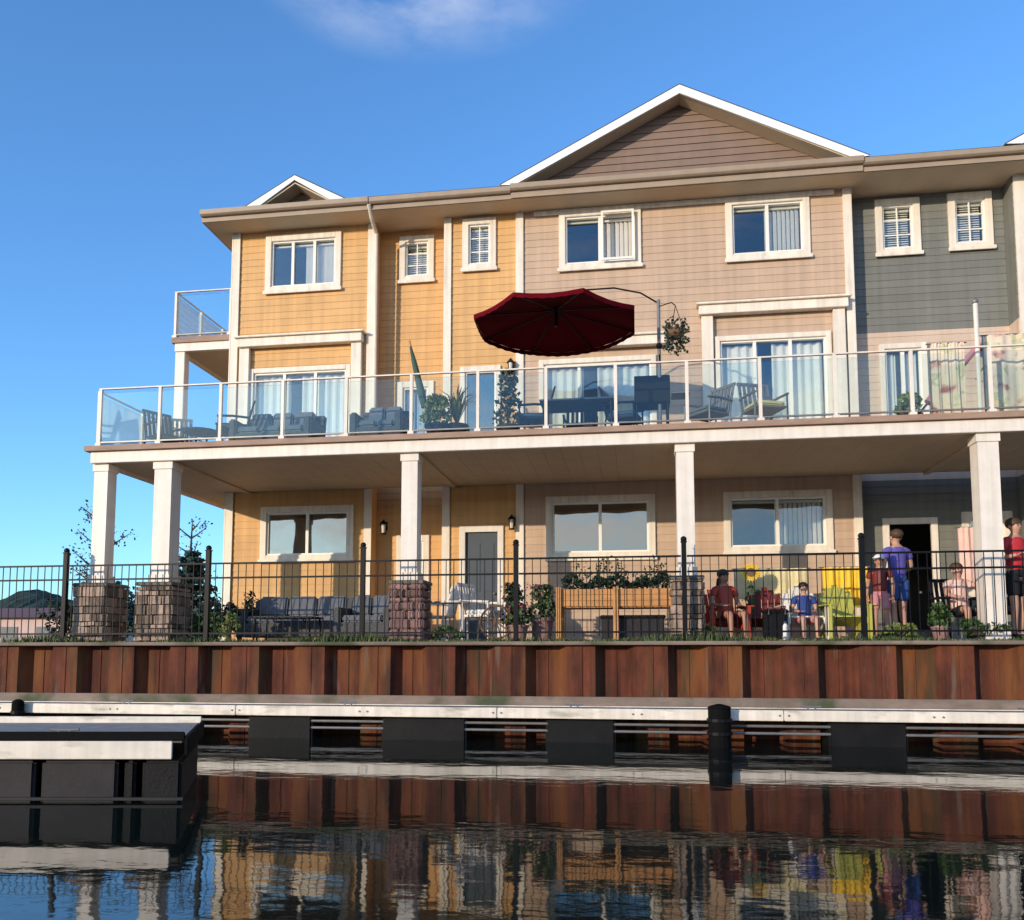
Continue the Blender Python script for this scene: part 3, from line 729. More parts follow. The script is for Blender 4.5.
# grill
gr=thing('barbecue_grill','black lidded grill under the hanging basket','grill',(.32,14.5,DK))
mb=MB(); mb.prism([(-.25,.0),(.25,.0),(.25,.12),(.14,.27),(-.14,.27),(-.25,.12)],'x',-.3,.3); g_=mb
gl=g_.build('lid', M['blackm'], None, keep=True); gl.parent=gr; gl.location=(0,0,.85)
mb=MB(); mb.box(.02,.62,14.25,14.75,DK+.62,DK+.845); mb.build('firebox', M['blackm'], gr, bevel=.01)
mb=MB(); mb.box(.65,.95,14.3,14.7,DK+.78,DK+.80); mb.build('side_shelf', M['pipe'], gr)
for x in (.06,.58):
    for y in (14.3,14.7):
        mb=MB(); mb.tube([(x,y,DK),(x,y,DK+.62)],.018); mb.build('leg', M['blackm'], gr)
patio_chair('pale framed lounge chair on the deck in front of the taupe house sliding doors',M['pipe'],(1.25,14.5,DK),R(-50),M['cushion'])
patio_chair('low dark chair by the middle of the taupe house sliding doors',M['pipe'],(2.15,14.3,DK),R(20),M['cream'])
pot_plant('small pale shrub in a low pot near the slim white pole',(4.4,14.2,DK),.22,.16,.35,.25,200,'leaf2','float2')
# cantilever umbrella
cu=thing('cantilever_umbrella','burgundy octagonal umbrella hanging over the deck from a curved arm','umbrella',(.45,14.35,DK))
cx,cy,rim,apex,rad=-1.30,14.2,6.96,7.24,1.45
N=8; pts=[(cx+rad*math.cos(2*math.pi*(i+.5)/N),cy+rad*math.sin(2*math.pi*(i+.5)/N)) for i in range(N)]
mb=MB(); vs=[];fs=[]; K=5
for i in range(N):
    a=pts[i]; b=pts[(i+1)%N]
    base=len(vs)
    for r_ in range(K+1):
        t=r_/K; z=apex-(apex-rim)*(t**1.25)
        for s in range(5):
            u_=s/4; x=cx+((a[0]*(1-u_)+b[0]*u_)-cx)*t; y=cy+((a[1]*(1-u_)+b[1]*u_)-cy)*t
            sag=-.05*t*math.sin(math.pi*u_)+.0
            vs.append((x,y,z+sag))
    for r_ in range(K):
        for s in range(4):
            p=base+r_*5+s; fs.append((p,p+1,p+6,p+5))
mb.add(vs,fs)
for i in range(N):   # valance
    a=pts[i]; b=pts[(i+1)%N]; n0=6
    for s in range(n0):
        u0,u1=s/n0,(s+1)/n0
        A=Vector((a[0]*(1-u0)+b[0]*u0,a[1]*(1-u0)+b[1]*u0,rim-.05*math.sin(math.pi*u0))); B=Vector((a[0]*(1-u1)+b[0]*u1,a[1]*(1-u1)+b[1]*u1,rim-.05*math.sin(math.pi*u1)))
        mb.add([A,B,B-Vector((0,0,.07)),(A+B)/2-Vector((0,0,.085)),A-Vector((0,0,.07))],[(0,1,2,3,4)])
can=mb.build('canopy', M['burg'], cu)
for i in range(N):
    mb=MB(); mb.tube([(cx,cy,apex-.06),(pts[i][0],pts[i][1],rim-.03)],.012,6); mb.build('rib', M['blackm'], can)
mb=MB(); mb.tube([(cx,cy,apex+.06),(cx,cy,apex-.35)],.03,8); mb.build('hub', M['blackm'], cu)
mb=MB(); mb.tube([(cx,cy,apex+.06),(-.9,14.22,7.52),(-.3,14.28,7.55),(.15,14.32,7.45),(.42,14.35,7.28)],.015,8); mb.build('arm', M['blackm'], cu, smooth=True)
mb=MB(); mb.tube([(.45,14.35,DK),(.45,14.35,7.32)],.03,10); mb.build('pole', M['pipe'], cu)
mb=MB(); mb.box(.1,.8,14.05,14.65,DK,DK+.06); mb.build('base', M['float2'], cu, bevel=.01)
mb=MB(); mb.tube([(.45,14.35,6.3),(.45,14.22,6.3),(.45,14.2,6.2)],.015,6); mb.ball((.45,14.33,6.5),.055); mb.build('crank', M['blackm'], cu)
# hanging basket
hb=thing('hanging_basket','dark hanging flower basket beside the umbrella pole','hanging basket',(.72,14.1,6.35))
mb=MB(); mb.ball((.72,14.1,6.62),(.15,.15,.11)); mb.build('basket', M['darkwood'], hb)
mb=MB()
for a in range(3):
    t=a*2.09; mb.tube([(.72+.14*math.cos(t),14.1+.14*math.sin(t),6.66),(.72,14.1,7.1)],.006,4)
mb.tube([(.72,14.1,7.1),(.66,14.2,7.2),(.47,14.33,7.2)],.01,5)
mb.build('hanger', M['blackm'], hb)
mb=MB()
for i in range(320):
    a=random.uniform(0,6.28); rr=.22*math.sqrt(random.random()); mb.leaf((.72+rr*math.cos(a),14.1+rr*math.sin(a),6.52+random.uniform(-.22,.32)),.07)
mb.build('foliage', M['leafd'], hb)
# slim pole + cloth on the right side of the deck
pl=thing('slim_pole','slim white pole standing taller than the railing above the last column','pole',(5.25,13.62,DK))
mb=MB(); mb.tube([(5.25,13.62,DK),(5.25,13.62,6.66)],.035,10); mb.build('shaft', M['white'], pl)
mb=MB(); mb.ball((5.25,13.62,6.69),.05); mb.build('finial', M['pipe'], pl)
def cloth(name,label,cat,x0,x1,z0,z1,y,m,amp=.03,fr=22,bar=True,sag=0):
    o=thing(name,label,cat,((x0+x1)/2,y,z0)); mb=MB(); n=60;k=8; vs=[];fs=[]
    for i in range(n+1):
        for j in range(k+1):
            u_=i/n;v_=j/k; vs.append((x0+(x1-x0)*u_,y+amp*math.sin(u_*fr+v_*1.3)*(1.1-v_*.7)+.01*math.sin(u_*fr*2.7),z0+(z1-z0)*v_-sag*math.sin(math.pi*u_)*v_+(.012*math.sin(u_*fr) if j==0 else 0)))
    for i in range(n):
        for j in range(k): a=i*(k+1)+j; fs.append((a,a+k+1,a+k+2,a+1))
    mb.add(vs,fs); mb.build('cloth', m, o, smooth=True)
    if bar:
        mb=MB(); mb.tube([(x0-.05,y+.02,z1),(x1+.05,y+.02,z1)],.012,6); 
        for xx in (x0,x1): mb.tube([(xx,y+.03,z1),(xx,y+.03,DK if z0>4 else PAT)],.014,6)
        mb.build('frame', M['pipe'], o)
    return o
flor=mat('floral_cloth',(.66,.50,.38),.85,.12,6)
nt=flor.node_tree; b=nt.nodes['Principled BSDF']; vo=nt.nodes.new('ShaderNodeTexNoise'); vo.inputs['Scale'].default_value=3.2; vo.inputs['Detail'].default_value=3
tcn=[n for n in nt.nodes if n.type=='TEX_COORD'][0]; nt.links.new(tcn.outputs['Object'],vo.inputs['Vector'])
cr=nt.nodes.new('ShaderNodeValToRGB'); e=cr.color_ramp.elements
e[0].position=.36; e[0].color=(.36,.12,.10,1); e[1].position=.44; e[1].color=(.70,.55,.42,1)
for p_,c_ in ((.55,(.72,.60,.46,1)),(.60,(.42,.44,.25,1)),(.66,(.70,.52,.36,1))):
    q_=e.new(p_); q_.color=c_
nt.links.new(vo.outputs['Fac'],cr.inputs[0]); nt.links.new(cr.outputs[0],b.inputs['Base Color'])
cloth('fabric_screen','cream floral fabric screen behind the glass beside the slim white pole','screen',4.62,5.12,DK+.04,6.12,13.8,flor)
cloth('fabric_screen','pinkish fabric screen at the last visible bay of the deck','screen',5.45,7.4,DK+.04,6.25,13.9,flor,.04,30)
aw=thing('awning','dark maroon awning valance over the deck of the grey house','awning',(7.0,16.2,7.0))
mb=MB(); mb.add([(6.45,17.05,7.10),(8.2,17.05,7.10),(8.2,15.9,6.88),(6.45,15.9,6.88),(6.45,17.05,7.07),(8.2,17.05,7.07),(8.2,15.9,6.85),(6.45,15.9,6.85)],[(0,1,2,3),(4,7,6,5),(0,4,5,1),(1,5,6,2),(2,6,7,3),(3,7,4,0)]); mb.box(6.45,8.2,15.88,15.9,6.72,6.88); mb.build('canopy', M['burg'], aw)
mb=MB()
for xx in (6.5,8.15): mb.tube([(xx,15.92,6.84),(xx,17.0,6.5)],.015,6)
mb.build('bracket', M['pipe'], aw)
lu=thing('folded_umbrella','closed red umbrella propped slantwise behind the deck glass near the grey house door','umbrella',(4.9,14.4,DK))
mb=MB(); p0=Vector((4.35,14.4,DK)); p1=Vector((5.75,14.5,6.45)); mb.tube([p0,p1],.018); mb.build('pole', M['pipe'], lu)
mb=MB(); mb.tube([p0.lerp(p1,t) for t in (.3,.42,.8,.97)],[.07,.08,.05,.015],9); mb.build('canopy', M['c_pink'], lu)

# ------------------------------------------------------------------ porch and patio things
sofa('long grey wicker sofa on the patio under the yellow house window',(-6.15,14.9,PAT),0,2.0)
sofa('shorter grey wicker sofa next to the mauve stone pedestal',(-4.75,14.7,PAT),0,1.05)
table('low dark patio table in front of the long grey sofa',(-6.0,14.1,PAT),0,1.1,.55,.42)
table('small white garden table in front of the slate door',(-3.05,14.0,PAT),0,.62,.62,.66,'white',round_=True)
patio_chair('white metal garden chair facing the small white table',M['white'],(-2.55,14.2,PAT),R(70),M['c_white'])
patio_chair('white metal garden chair with its back to the mauve pedestal',M['white'],(-3.45,14.5,PAT),R(-60))
pot_plant('pink flowers in a pot by the corner of the raised planter',(-1.55,14.1,PAT),.38,.2,.55,.3,300,'leaf','mauve',flowers=46)
pot_plant('bushy green potted plant at the foot of the door lantern',(-2.1,14.6,PAT),.35,.2,.65,.26,320,'leafd','mauve',flowers=12)
pot_plant('purple pink potted flowers on the patio between door and planter',(-1.9,13.75,PAT),.25,.17,.35,.22,200,'leaf','mauve',flowers=26)
# wheel-like garden ornament
wh=thing('cart_wheel','small dark wooden cart wheel leaning among the patio flower pots','ornament',(-2.25,13.7,PAT))
mb=MB(); n=20; c0=Vector((-2.25,13.7,PAT+.3)); mb.tube([c0+Vector((.27*math.cos(2*math.pi*i/n),.04*math.sin(2*math.pi*i/n),.27*math.sin(2*math.pi*i/n))) for i in range(n+1)],.02,6); mb.build('rim', M['darkwood'], wh)
for i in range(5):
    a=math.pi*i/5; mb=MB(); dv=Vector((.26*math.cos(a),.04*math.sin(a),.26*math.sin(a))); mb.tube([c0-dv,c0+dv],.012,6); mb.build('spoke', M['darkwood'], wh)
# raised planter
rp=thing('raised_planter','long cedar planter box on legs filled with leafy plants','planter',(-.30,14.1,PAT))
mb=MB()
for k in range(3):
    for yy in (13.78,14.40): mb.box(-1.20,.60,yy,yy+.03,2.03+k*.095,2.03+k*.095+.090)
    for xx in (-1.20,.57): mb.box(xx,xx+.03,13.81,14.40,2.03+k*.095,2.03+k*.095+.090)
mb.box(-1.17,.57,13.81,14.40,2.01,2.028); mb.build('box', M['wood'], rp)
for xx in (-1.24,-.32,.60):
    for yy in (13.72,14.43):
        mb=MB(); mb.box(xx-.04,xx+.04,yy,yy+.05,PAT,2.34); mb.build('leg', M['wood'], rp)
mb=MB(); mb.box(-1.17,.57,13.81,14.40,2.27,2.30); mb.build('soil', M['soil'], rp)
mb=MB()
for i in range(1500):
    x=random.uniform(-1.2,.6); hgt=.10+.13*abs(math.sin(x*4.1))+.05*math.sin(x*17); mb.leaf((x,random.uniform(13.78,14.42),2.33+hgt*random.random()**.7),.07)
for i in range(26):
    x=random.uniform(-1.1,.5); y=random.uniform(13.85,14.35); hh=random.uniform(.2,.55); mb.tube([(x,y,2.33),(x+random.uniform(-.05,.05),y,2.33+hh)],.006,4)
    for k in range(9): mb.leaf((x+random.uniform(-.06,.06),y+random.uniform(-.06,.06),2.33+hh*random.uniform(.5,1.05)),.06)
mb.build('foliage', M['leafd'], rp)
st=thing('storage_bin','dark storage bin pushed under the cedar planter','bin',(-.1,14.1,PAT))
mb=MB(); mb.box(-.55,.45,13.9,14.35,PAT,PAT+.36); mb.build('box', M['float2'], st, bevel=.02)
mb=MB(); mb.box(-.58,.48,13.87,14.38,PAT+.361,PAT+.41); mb.build('lid', M['float'], st, bevel=.015)
# chairs on right porch
adirondack('faded red adirondack chair under the person with long black hair',M['red'],(1.45,14.3,PAT),R(12),None)
adirondack('dark red adirondack chair, empty, between the two seated people',M['reddk'],(2.12,14.55,PAT),R(-8))
adirondack('yellow green adirondack chair, empty, beside the seated child',M['lime'],(3.30,14.2,PAT),R(4))
adirondack('white adirondack chair with a child in blue sitting on it',M['white'],(2.68,14.25,PAT),R(0))
co=thing('cooler_box','black upright cooler with a pale front bottle beside the dark red chair','cooler',(2.2,13.85,PAT))
mb=MB(); mb.box(2.0,2.35,13.75,14.05,PAT,PAT+.42); mb.build('body', M['float'], co, bevel=.02)
mb=MB(); mb.box(1.98,2.37,13.73,14.07,PAT+.421,PAT+.48); mb.build('lid', M['blackm'], co, bevel=.02)
mb=MB(); mb.tube([(2.05,13.70,PAT+.40),(2.05,13.66,PAT+.5),(2.30,13.66,PAT+.5),(2.30,13.70,PAT+.40)],.01,6); mb.build('handle', M['pipe'], co)
bo=thing('water_bottle','pale water bottle standing in front of the black cooler','bottle',(2.28,13.6,PAT))
mb=MB(); mb.tube([(2.28,13.6,PAT),(2.28,13.6,PAT+.2),(2.28,13.6,PAT+.25)],[.045,.045,.02],12); mb.build('body', M['c_white'], bo)
mb=MB(); mb.tube([(2.28,13.6,PAT+.25),(2.28,13.6,PAT+.28)],.022,10); mb.build('cap', M['blue'], bo)
cloth('beach_towel','bright yellow towel hung on a rack behind the yellow green chair','towel',3.12,3.85,2.05,2.72,14.9,M['yellowc'],.03,18)
cloth('beach_towel','pale cream yellow cloth hung behind the dark red chair','towel',1.72,2.95,2.20,2.74,15.2,M['cream'],.03,26)
cloth('beach_towel','peach towel draped beside the last porch column','towel',5.55,6.1,2.5,3.45,15.6,M['c_peach'],.03,14)
sf=thing('sunflower','single yellow sunflower with a brown centre behind the black haired person','sunflower',(1.92,14.75,PAT))
mb=MB(); mb.tube([(1.92,14.75,PAT),(1.94,14.75,2.2),(1.92,14.7,2.62)],.012,6); mb.build('stem', M['leaf'], sf)
mb=MB(); mb.tube([(1.92,14.68,2.63),(1.92,14.64,2.63)],.075,14); mb.build('disc', M['darkwood'], sf)
mb=MB()
for i in range(22):
    a=2*math.pi*i/22; d_=Vector((math.cos(a),0,math.sin(a))); s_=Vector((-math.sin(a),0,math.cos(a)))*.022; c_=Vector((1.92,14.66,2.63))
    mb.add([c_+d_*.06,c_+d_*.11+s_,c_+d_*.17,c_+d_*.11-s_],[(0,1,2,3)])
mb.build('petals', M['yellowc'], sf)
mb=MB()
for i in range(30): mb.leaf((1.92+random.uniform(-.14,.14),14.75+random.uniform(-.1,.1),random.uniform(1.6,2.4)),.13)
mb.build('leaf', M['leaf'], sf)
patio_chair('dark patio chair with a person in peach sitting on it',M['blackm'],(5.02,14.2,PAT),R(10),None)
patio_chair('dark empty patio chair just past the last porch column',M['blackm'],(5.60,14.35,PAT),R(-30),M['cushion'])
pot_plant('low leafy pot on the patio by the open doorway',(4.62,13.85,PAT),.2,.14,.35,.2,200,'leaf','mauve')

# ------------------------------------------------------------------ plants and trees
def bush(label,x,y,z,rx,ry,h,n,lf,size=.09,name='shrub',flowers=0):
    o=thing(name,label,'shrub',(x,y,z))
    mb=MB()
    for i in range(8):
        a=i*.8; mb.tube([(x,y,z),(x+rx*.5*math.cos(a),y+ry*.5*math.sin(a),z+h*.7)],.01,5)
    mb.build('stem', M['bark'], o)
    mb=MB(); cl=[(x+rx*random.uniform(-.7,.7),y+ry*random.uniform(-.6,.6),z+h*random.uniform(.25,.85),random.uniform(.25,.5)) for _ in range(9)]
    for i in range(n):
        c=random.choice(cl); d_=Vector((random.gauss(0,1),random.gauss(0,1),random.gauss(0,1))).normalized()*c[3]*random.uniform(.6,1)
        mb.leaf((c[0]+d_.x*rx,c[1]+d_.y*ry,max(z+.02,c[2]+d_.z*h*.6)),size*random.uniform(.7,1.3))
    mb.build('foliage', M[lf], o)
    if flowers:
        mb=MB()
        for i in range(flowers):
            c=random.choice(cl); mb.leaf((c[0]+random.uniform(-.3,.3)*rx,c[1]-.2*ry,c[2]+random.uniform(-.1,.25)*h),.06)
        mb.build('blossom', M['flower'], o)
    return o
bush('dark low shrub between the fence and the outermost stone pedestal',-10.0,13.75,1.46,.45,.25,.7,500,'leafd')
bush('low green shrub at the foot of the second stone pedestal',-7.45,13.95,1.46,.35,.25,.55,420,'leaf')
bush('red leaved shrub by the corner of the yellow wall',-7.15,14.6,1.46,.35,.25,.85,460,'darkleaf' if False else 'leafd',flowers=60)
bush('yellow green tuft beside the end of the long grey sofa',-6.95,13.8,1.46,.22,.16,.5,240,'leaf2')
bush('small green bush at the right foot of the mauve stone pedestal',-3.0,13.55,1.46,.3,.12,.25,200,'leaf')
bush('low green tuft under the slender pale column',.95,13.5,1.46,.3,.12,.22,180,'leaf')
bush('tuft of weeds in front of the yellow green chair',3.9,13.5,1.46,.3,.12,.25,200,'leaf2')
bush('low weeds on the wall top at the foot of the last column',5.1,13.5,1.46,.4,.12,.3,260,'leaf')
# spruce
sp=thing('spruce_tree','dark blue green spruce behind the second stone pedestal','tree',(-10.2,18.3,1.46))
x,y=-10.2,18.3
mb=MB(); mb.tube([(x,y,1.4),(x,y,2.6),(x,y,3.72)],[.09,.06,.01],8); mb.build('trunk', M['bark'], sp)
mb=MB()
for lv in range(16):
    z=1.7+lv*.125; L=.95*(1-lv/17)**.9+.08
    for k in range(13):
        a=random.uniform(0,6.28); LL=L*random.uniform(.75,1.1)
        for j in range(11):
            t=(j+1)/11; p=Vector((x+math.cos(a)*LL*t,y+math.sin(a)*LL*t,z-.18*LL*t+.12*LL*t*t))
            for _ in range(2): mb.leaf(p+Vector((random.uniform(-.05,.05),random.uniform(-.05,.05),random.uniform(-.05,.03))),.13*random.uniform(.7,1.2))
mb.build('crown', M['spruce'], sp)
def tree(label,x,y,z,h,cr,n,lf,size,name='deciduous_tree',sparse=False):
    o=thing(name,label,'tree',(x,y,z)); mb=MB()
    mb.tube([(x,y,z-.05),(x+.03,y,z+h*.35),(x-.03,y+.02,z+h*.7),(x,y,z+h*.95)],[h*.022,h*.017,h*.010,h*.003],8)
    tips=[]
    for i in range(14):
        a=random.uniform(0,6.28); t=random.uniform(.3,.9); p=Vector((x,y,z+h*t)); L=cr*random.uniform(.6,1.0)*(1.15-t*.6)
        q_=p+Vector((math.cos(a)*L,math.sin(a)*L,L*.7)); mid=p.lerp(q_,.5)+Vector((0,0,-.04*L)); mb.tube([p,mid,q_],[h*.008,h*.005,h*.002],5); tips+=[mid,q_,p.lerp(q_,.75)]
    mb.build('trunk', M['bark'], o)
    mb=MB()
    for i in range(n):
        c=random.choice(tips); s=cr*(.12 if sparse else .3); mb.leaf(c+Vector((random.gauss(0,s),random.gauss(0,s),random.gauss(0,s*.8))),size*random.uniform(.7,1.3))
    mb.build('crown', M[lf], o); return o
tree('slender young tree with sparse small leaves behind the outermost column',-11.9,17.5,1.46,3.3,.85,420,'leafd',.07,'young_tree',True)
tree('small thin leafy sapling just left of the yellow house, seen under the deck',-10.9,19.6,1.46,3.3,.8,300,'leafd',.07,'sapling',True)
# distant things at the left
db=thing('distant_building','low pale pink building with a flat red brown roof edge far beyond the fence','building',(-52,62,1.46))
mb=MB(); mb.box(-66,-43.2,60,72,1.4,4.0); mb.build('wall', M['pinkwall'], db)
mb=MB(); mb.prism([(59.4,4.0),(66,5.1),(72.6,4.0)],'x',-66.6,-42.8); mb.build('roof', M['redroof'], db)
mb=MB()
for xx in (-64,-60,-56,-52,-49,-46): mb.box(xx,xx+1.4,59.94,59.999,2.2,3.3)
mb.build('window', M['door'], db)
k=0
for (xx,yy,hh,rr,lab) in [(-40.5,60,5.0,2.0,'distant dark tree by the end of the pale pink building'),(-36,56,3.6,1.8,'distant round tree seen between the two stone pedestals'),(-33.5,58,3.2,1.6,'lower distant tree seen just outside the second pedestal'),(-30,60,3.4,1.8,'distant tree behind the blue green spruce'),(-27,58,3.0,1.6,'distant tree close to the yellow wall edge')]:
    tree(lab,xx,yy,1.46,hh,rr,900,'spruce',.45,'distant_tree')
# grass on the wall top, one mass
gm=MB()
for i in range(9000):
    x=random.uniform(-22,11); y=random.uniform(13.02,13.42) if x>-10.6 else random.uniform(13.0,15.5)
    hh=random.uniform(.03,.10)*(1.0+.9*math.sin(x*1.7)*math.sin(x*.6+1)); 
    if hh<.02: continue
    a=random.uniform(0,3.14); s=Vector((math.cos(a),math.sin(a),0))*.012; p=Vector((x,y,1.455)); l=Vector((random.uniform(-.04,.04),random.uniform(-.04,.02),hh))
    gm.add([p-s,p+s,p+l],[(0,1,2)])
tag(gm.build('grass', M['grass'], keep=True), 'short weedy grass along the top of the rusty wall','grass',kind='stuff')

# ------------------------------------------------------------------ people
def skinmesh(pts, edges, root=0, sub=1):
    """pts: list of (co, radius or (rx,ry)); returns (verts, faces)"""
    me=bpy.data.meshes.new('tmp'); me.from_pydata([p[0] for p in pts],edges,[]); me.update()
    ob=bpy.data.objects.new('tmp',me); C.objects.link(ob)
    ob.modifiers.new('s','SKIN').use_smooth_shade=True
    for i,p in enumerate(pts):
        r_=p[1]; me.skin_vertices[0].data[i].radius=(r_ if isinstance(r_,tuple) else (r_,r_)); me.skin_vertices[0].data[i].use_root=(i==root)
    sb=ob.modifiers.new('d','SUBSURF'); sb.levels=sub; sb.render_levels=sub
    dg=bpy.context.evaluated_depsgraph_get(); ev=ob.evaluated_get(dg); m2=ev.to_mesh()
    vs=[v.co.copy() for v in m2.vertices]; fs=[tuple(p.vertices) for p in m2.polygons]
    ev.to_mesh_clear(); bpy.data.objects.remove(ob); bpy.data.meshes.remove(me)
    return vs, fs
def person(label, loc, rz, sc=1.0, pose='stand', skin='skin', top='c_red', bottom='c_black', hair='hairb', longhair=False, arms=None, head=(0,0), cap=None, legs_long=False, sleeve=.55, female=False):
    o=thing('person',label,'person',(0,0,0)); V3=Vector
    sit = pose=='sit'
    dz = -.47 if sit else 0.0
    pz=.93+dz
    lean=.05 if sit else 0
    J={}
    J['pel']=V3((0,.0,pz)); J['wai']=V3((0,.0+lean*.3,pz+.15)); J['che']=V3((0,lean*.7,pz+.34)); J['ub']=V3((0,lean,pz+.46)); J['nek']=V3((0,lean-.005,pz+.55))
    hx,hy=head
    J['jaw']=V3((hx*.4,lean-.03+hy*.4,pz+.595)); J['sku']=V3((hx,lean-.005+hy,pz+.665)); J['top']=V3((hx,lean+.005+hy,pz+.725))
    sh=.165 if female else .185
    for s,n in ((-1,'L'),(1,'R')):
        J['sho'+n]=V3((s*sh,lean,pz+.445))
        if arms: J['elb'+n]=V3(arms[n][0]); J['wri'+n]=V3(arms[n][1])
        elif sit: J['elb'+n]=V3((s*.25,.02,pz+.19)); J['wri'+n]=V3((s*.14,-.22,pz+.16))
        else: J['elb'+n]=V3((s*.245,.03,pz+.17)); J['wri'+n]=V3((s*.25,-.05,pz-.07))
        J['hip'+n]=V3((s*.095,0,pz-.04))
        if sit: J['kne'+n]=V3((s*.13,-.43,pz+.03)); J['ank'+n]=V3((s*.13,-.46,.09)); J['toe'+n]=V3((s*.14,-.62,.04))
        else:
            st=.05*s; J['kne'+n]=V3((s*.10,-.02+st*.4,.49)); J['ank'+n]=V3((s*.105,.03+st,.085)); J['toe'+n]=V3((s*.13,-.13+st,.04))
    names=['pel','wai','che','ub','nek','jaw','sku','top']; rad={'pel':(.125,.09),'wai':(.108,.078),'che':(.128,.082),'ub':(.098,.066),'nek':.050,'jaw':(.066,.074),'sku':(.088,.106),'top':(.064,.08)}
    P=[];E_=[];idx={}
    def av(n,r,par=None):
        idx[n]=len(P); P.append((J[n],r)); 
        if par: E_.append((idx[par],idx[n]))
    prev=None
    for n in names: av(n,rad[n],prev); prev=n
    for n in 'LR':
        av('sho'+n,.054,'ub'); av('elb'+n,.043,'sho'+n); av('wri'+n,.027,'elb'+n)
        av('hip'+n,.076,'pel'); av('kne'+n,.058,'hip'+n); av('ank'+n,.036,'kne'+n); av('toe'+n,.034,'ank'+n)
    body=MB(); body.add(*skinmesh(P,E_))
    # hands
    for s,n in ((-1,'L'),(1,'R')):
        w_=J['wri'+n]; f=(w_-J['elb'+n]).normalized(); side=f.cross(V3((0,0,1))); side=side.normalized() if side.length>.1 else V3((1,0,0)); 
        if side.y>0: side=-side
        nrm=f.cross(side).normalized()
        hp=[(w_,.024)]; he=[]; palm=w_+f*.055; hp.append((palm,(.034,.018))); he.append((0,1))
        body.add(*skinmesh([(w_-f*.01,.024),(w_+f*.04,(.036,.02)),(w_+f*.085,(.036,.016))],[(0,1),(1,2)]))
        for k,(off,ln) in enumerate(((-.030,.060),(-.010,.075),(.010,.070),(.030,.055))):
            a0=w_+f*.075+side*off; a1=a0+f*ln*.55+nrm*.006*s; a2=a0+f*ln*.9+nrm*.024*s
            body.add(*skinmesh([(a0,.010),(a1,.009),(a2,.007)],[(0,1),(1,2)]))
        a0=w_+f*.03+side*(.032); body.add(*skinmesh([(a0,.012),(a0+f*.03+side*.025,.010),(a0+f*.055+side*.032,.008)],[(0,1),(1,2)]))
    # ears, nose
    hc=J['sku']; 
    for s in (-1,1): body.ball((hc.x+s*.082,hc.y+.005,hc.z-.02),(.012,.022,.032),6,5)
    body.add(*skinmesh([((hc.x,hc.y-.085,hc.z+.0),.008),((hc.x,hc.y-.105,hc.z-.032),.013)],[(0,1)]))
    b=body.build('body', M[skin], o, smooth=True)
    for s in (-1,1):
        mb=MB(); mb.ball((hc.x+s*.031,hc.y-.091,hc.z+.0),(.013,.009,.008),8,5); mb.build('eye', M['eye'], b)
    mb=MB(); mb.ball((hc.x,hc.y-.092,hc.z-.062),(.024,.010,.007),8,5); mb.build('mouth', M['lip'], b)
    # hair
    mb=MB(); mb.ball((hc.x,hc.y+.022,hc.z+.038),(.098,.112,.085),14,9)
    if longhair:
        mb.add(*skinmesh([((hc.x,hc.y+.07,hc.z+.0),(.09,.05)),((hc.x,hc.y+.10,hc.z-.15),(.10,.05)),((hc.x,hc.y+.11,hc.z-.32),(.07,.035))],[(0,1),(1,2)]))
    mb.build('hair', M[hair], o, smooth=True)
    if cap:
        mb=MB(); mb.ball((hc.x,hc.y+.012,hc.z+.062),(.106,.118,.075),14,8); mb.cbox((hc.x,hc.y-.145,hc.z+.045),(.14,.13,.012)); mb.build('cap', M[cap], o, smooth=True)
    # shirt: torso and two sleeves
    mb=MB(); mb.add(*skinmesh([(J['pel']+V3((0,0,-.03)),(.158,.122)),(J['wai'],(.140,.108)),(J['che'],(.165,.118)),(J['ub']+V3((0,0,.0)),(.160,.100)),(J['ub']+V3((0,0,.06)),(.105,.078))],[(0,1),(1,2),(2,3),(3,4)],sub=2))
    for n in 'LR':
        e_=J['sho'+n].lerp(J['elb'+n],sleeve); c0=J['ub'].lerp(J['sho'+n],.2)
        mb.add(*skinmesh([(c0,.082),(J['sho'+n],.070),(J['sho'+n].lerp(e_,.5),.070),(e_,.066)],[(0,1),(1,2),(2,3)],sub=2))
    mb.build('shirt', M[top], o, smooth=True)
    # shorts or trousers: seat and two legs
    mb=MB(); mb.add(*skinmesh([(J['pel']+V3((0,0,.07)),(.145,.108)),(J['pel']+V3((0,0,.0)),(.160,.120)),(J['pel']+V3((0,0,-.08)),(.140,.110))],[(0,1),(1,2)],sub=2))
    for n in 'LR':
        k1=J['hip'+n].lerp(J['kne'+n],.78); p_=[(J['hip'+n]+V3((0,0,.05)),.098),(J['hip'+n],.102),(J['hip'+n].lerp(J['kne'+n],.45),.096),(k1,.090)]
        if legs_long: p_+=[(J['kne'+n],.078),(J['kne'+n].lerp(J['ank'+n],.85),.06)]
        mb.add(*skinmesh(p_,[(i,i+1) for i in range(len(p_)-1)],sub=2))
    mb.build('trousers' if legs_long else 'shorts', M[bottom], o, smooth=True)
    for n in 'LR':
        mb=MB(); mb.add(*skinmesh([(J['ank'+n]+V3((0,.03,-.03)),.045),(J['ank'+n].lerp(J['toe'+n],.6)+V3((0,0,-.005)),(.045,.035)),(J['toe'+n]+V3((0,-.03,0)),(.04,.028))],[(0,1),(1,2)])); mb.build('shoe', M['c_black'], o, smooth=True)
    o.scale=(sc,sc,sc); return place(o,loc,rz)
person('standing person in a purple top and blue shorts, seen from behind at the open doorway',(4.15,14.3,PAT),R(200),1.04,'stand','skin','c_purple','c_denim','hairn',arms={'L':((-.27,-.03,1.12),(-.2,-.24,1.05)),'R':((.26,.02,1.1),(.22,-.12,.92))})
person('child in a dark red top and white cap standing beside the person in purple',(3.80,14.0,PAT),R(-30),.78,'stand','skin2','reddk','c_pink','hairn',cap='c_white')
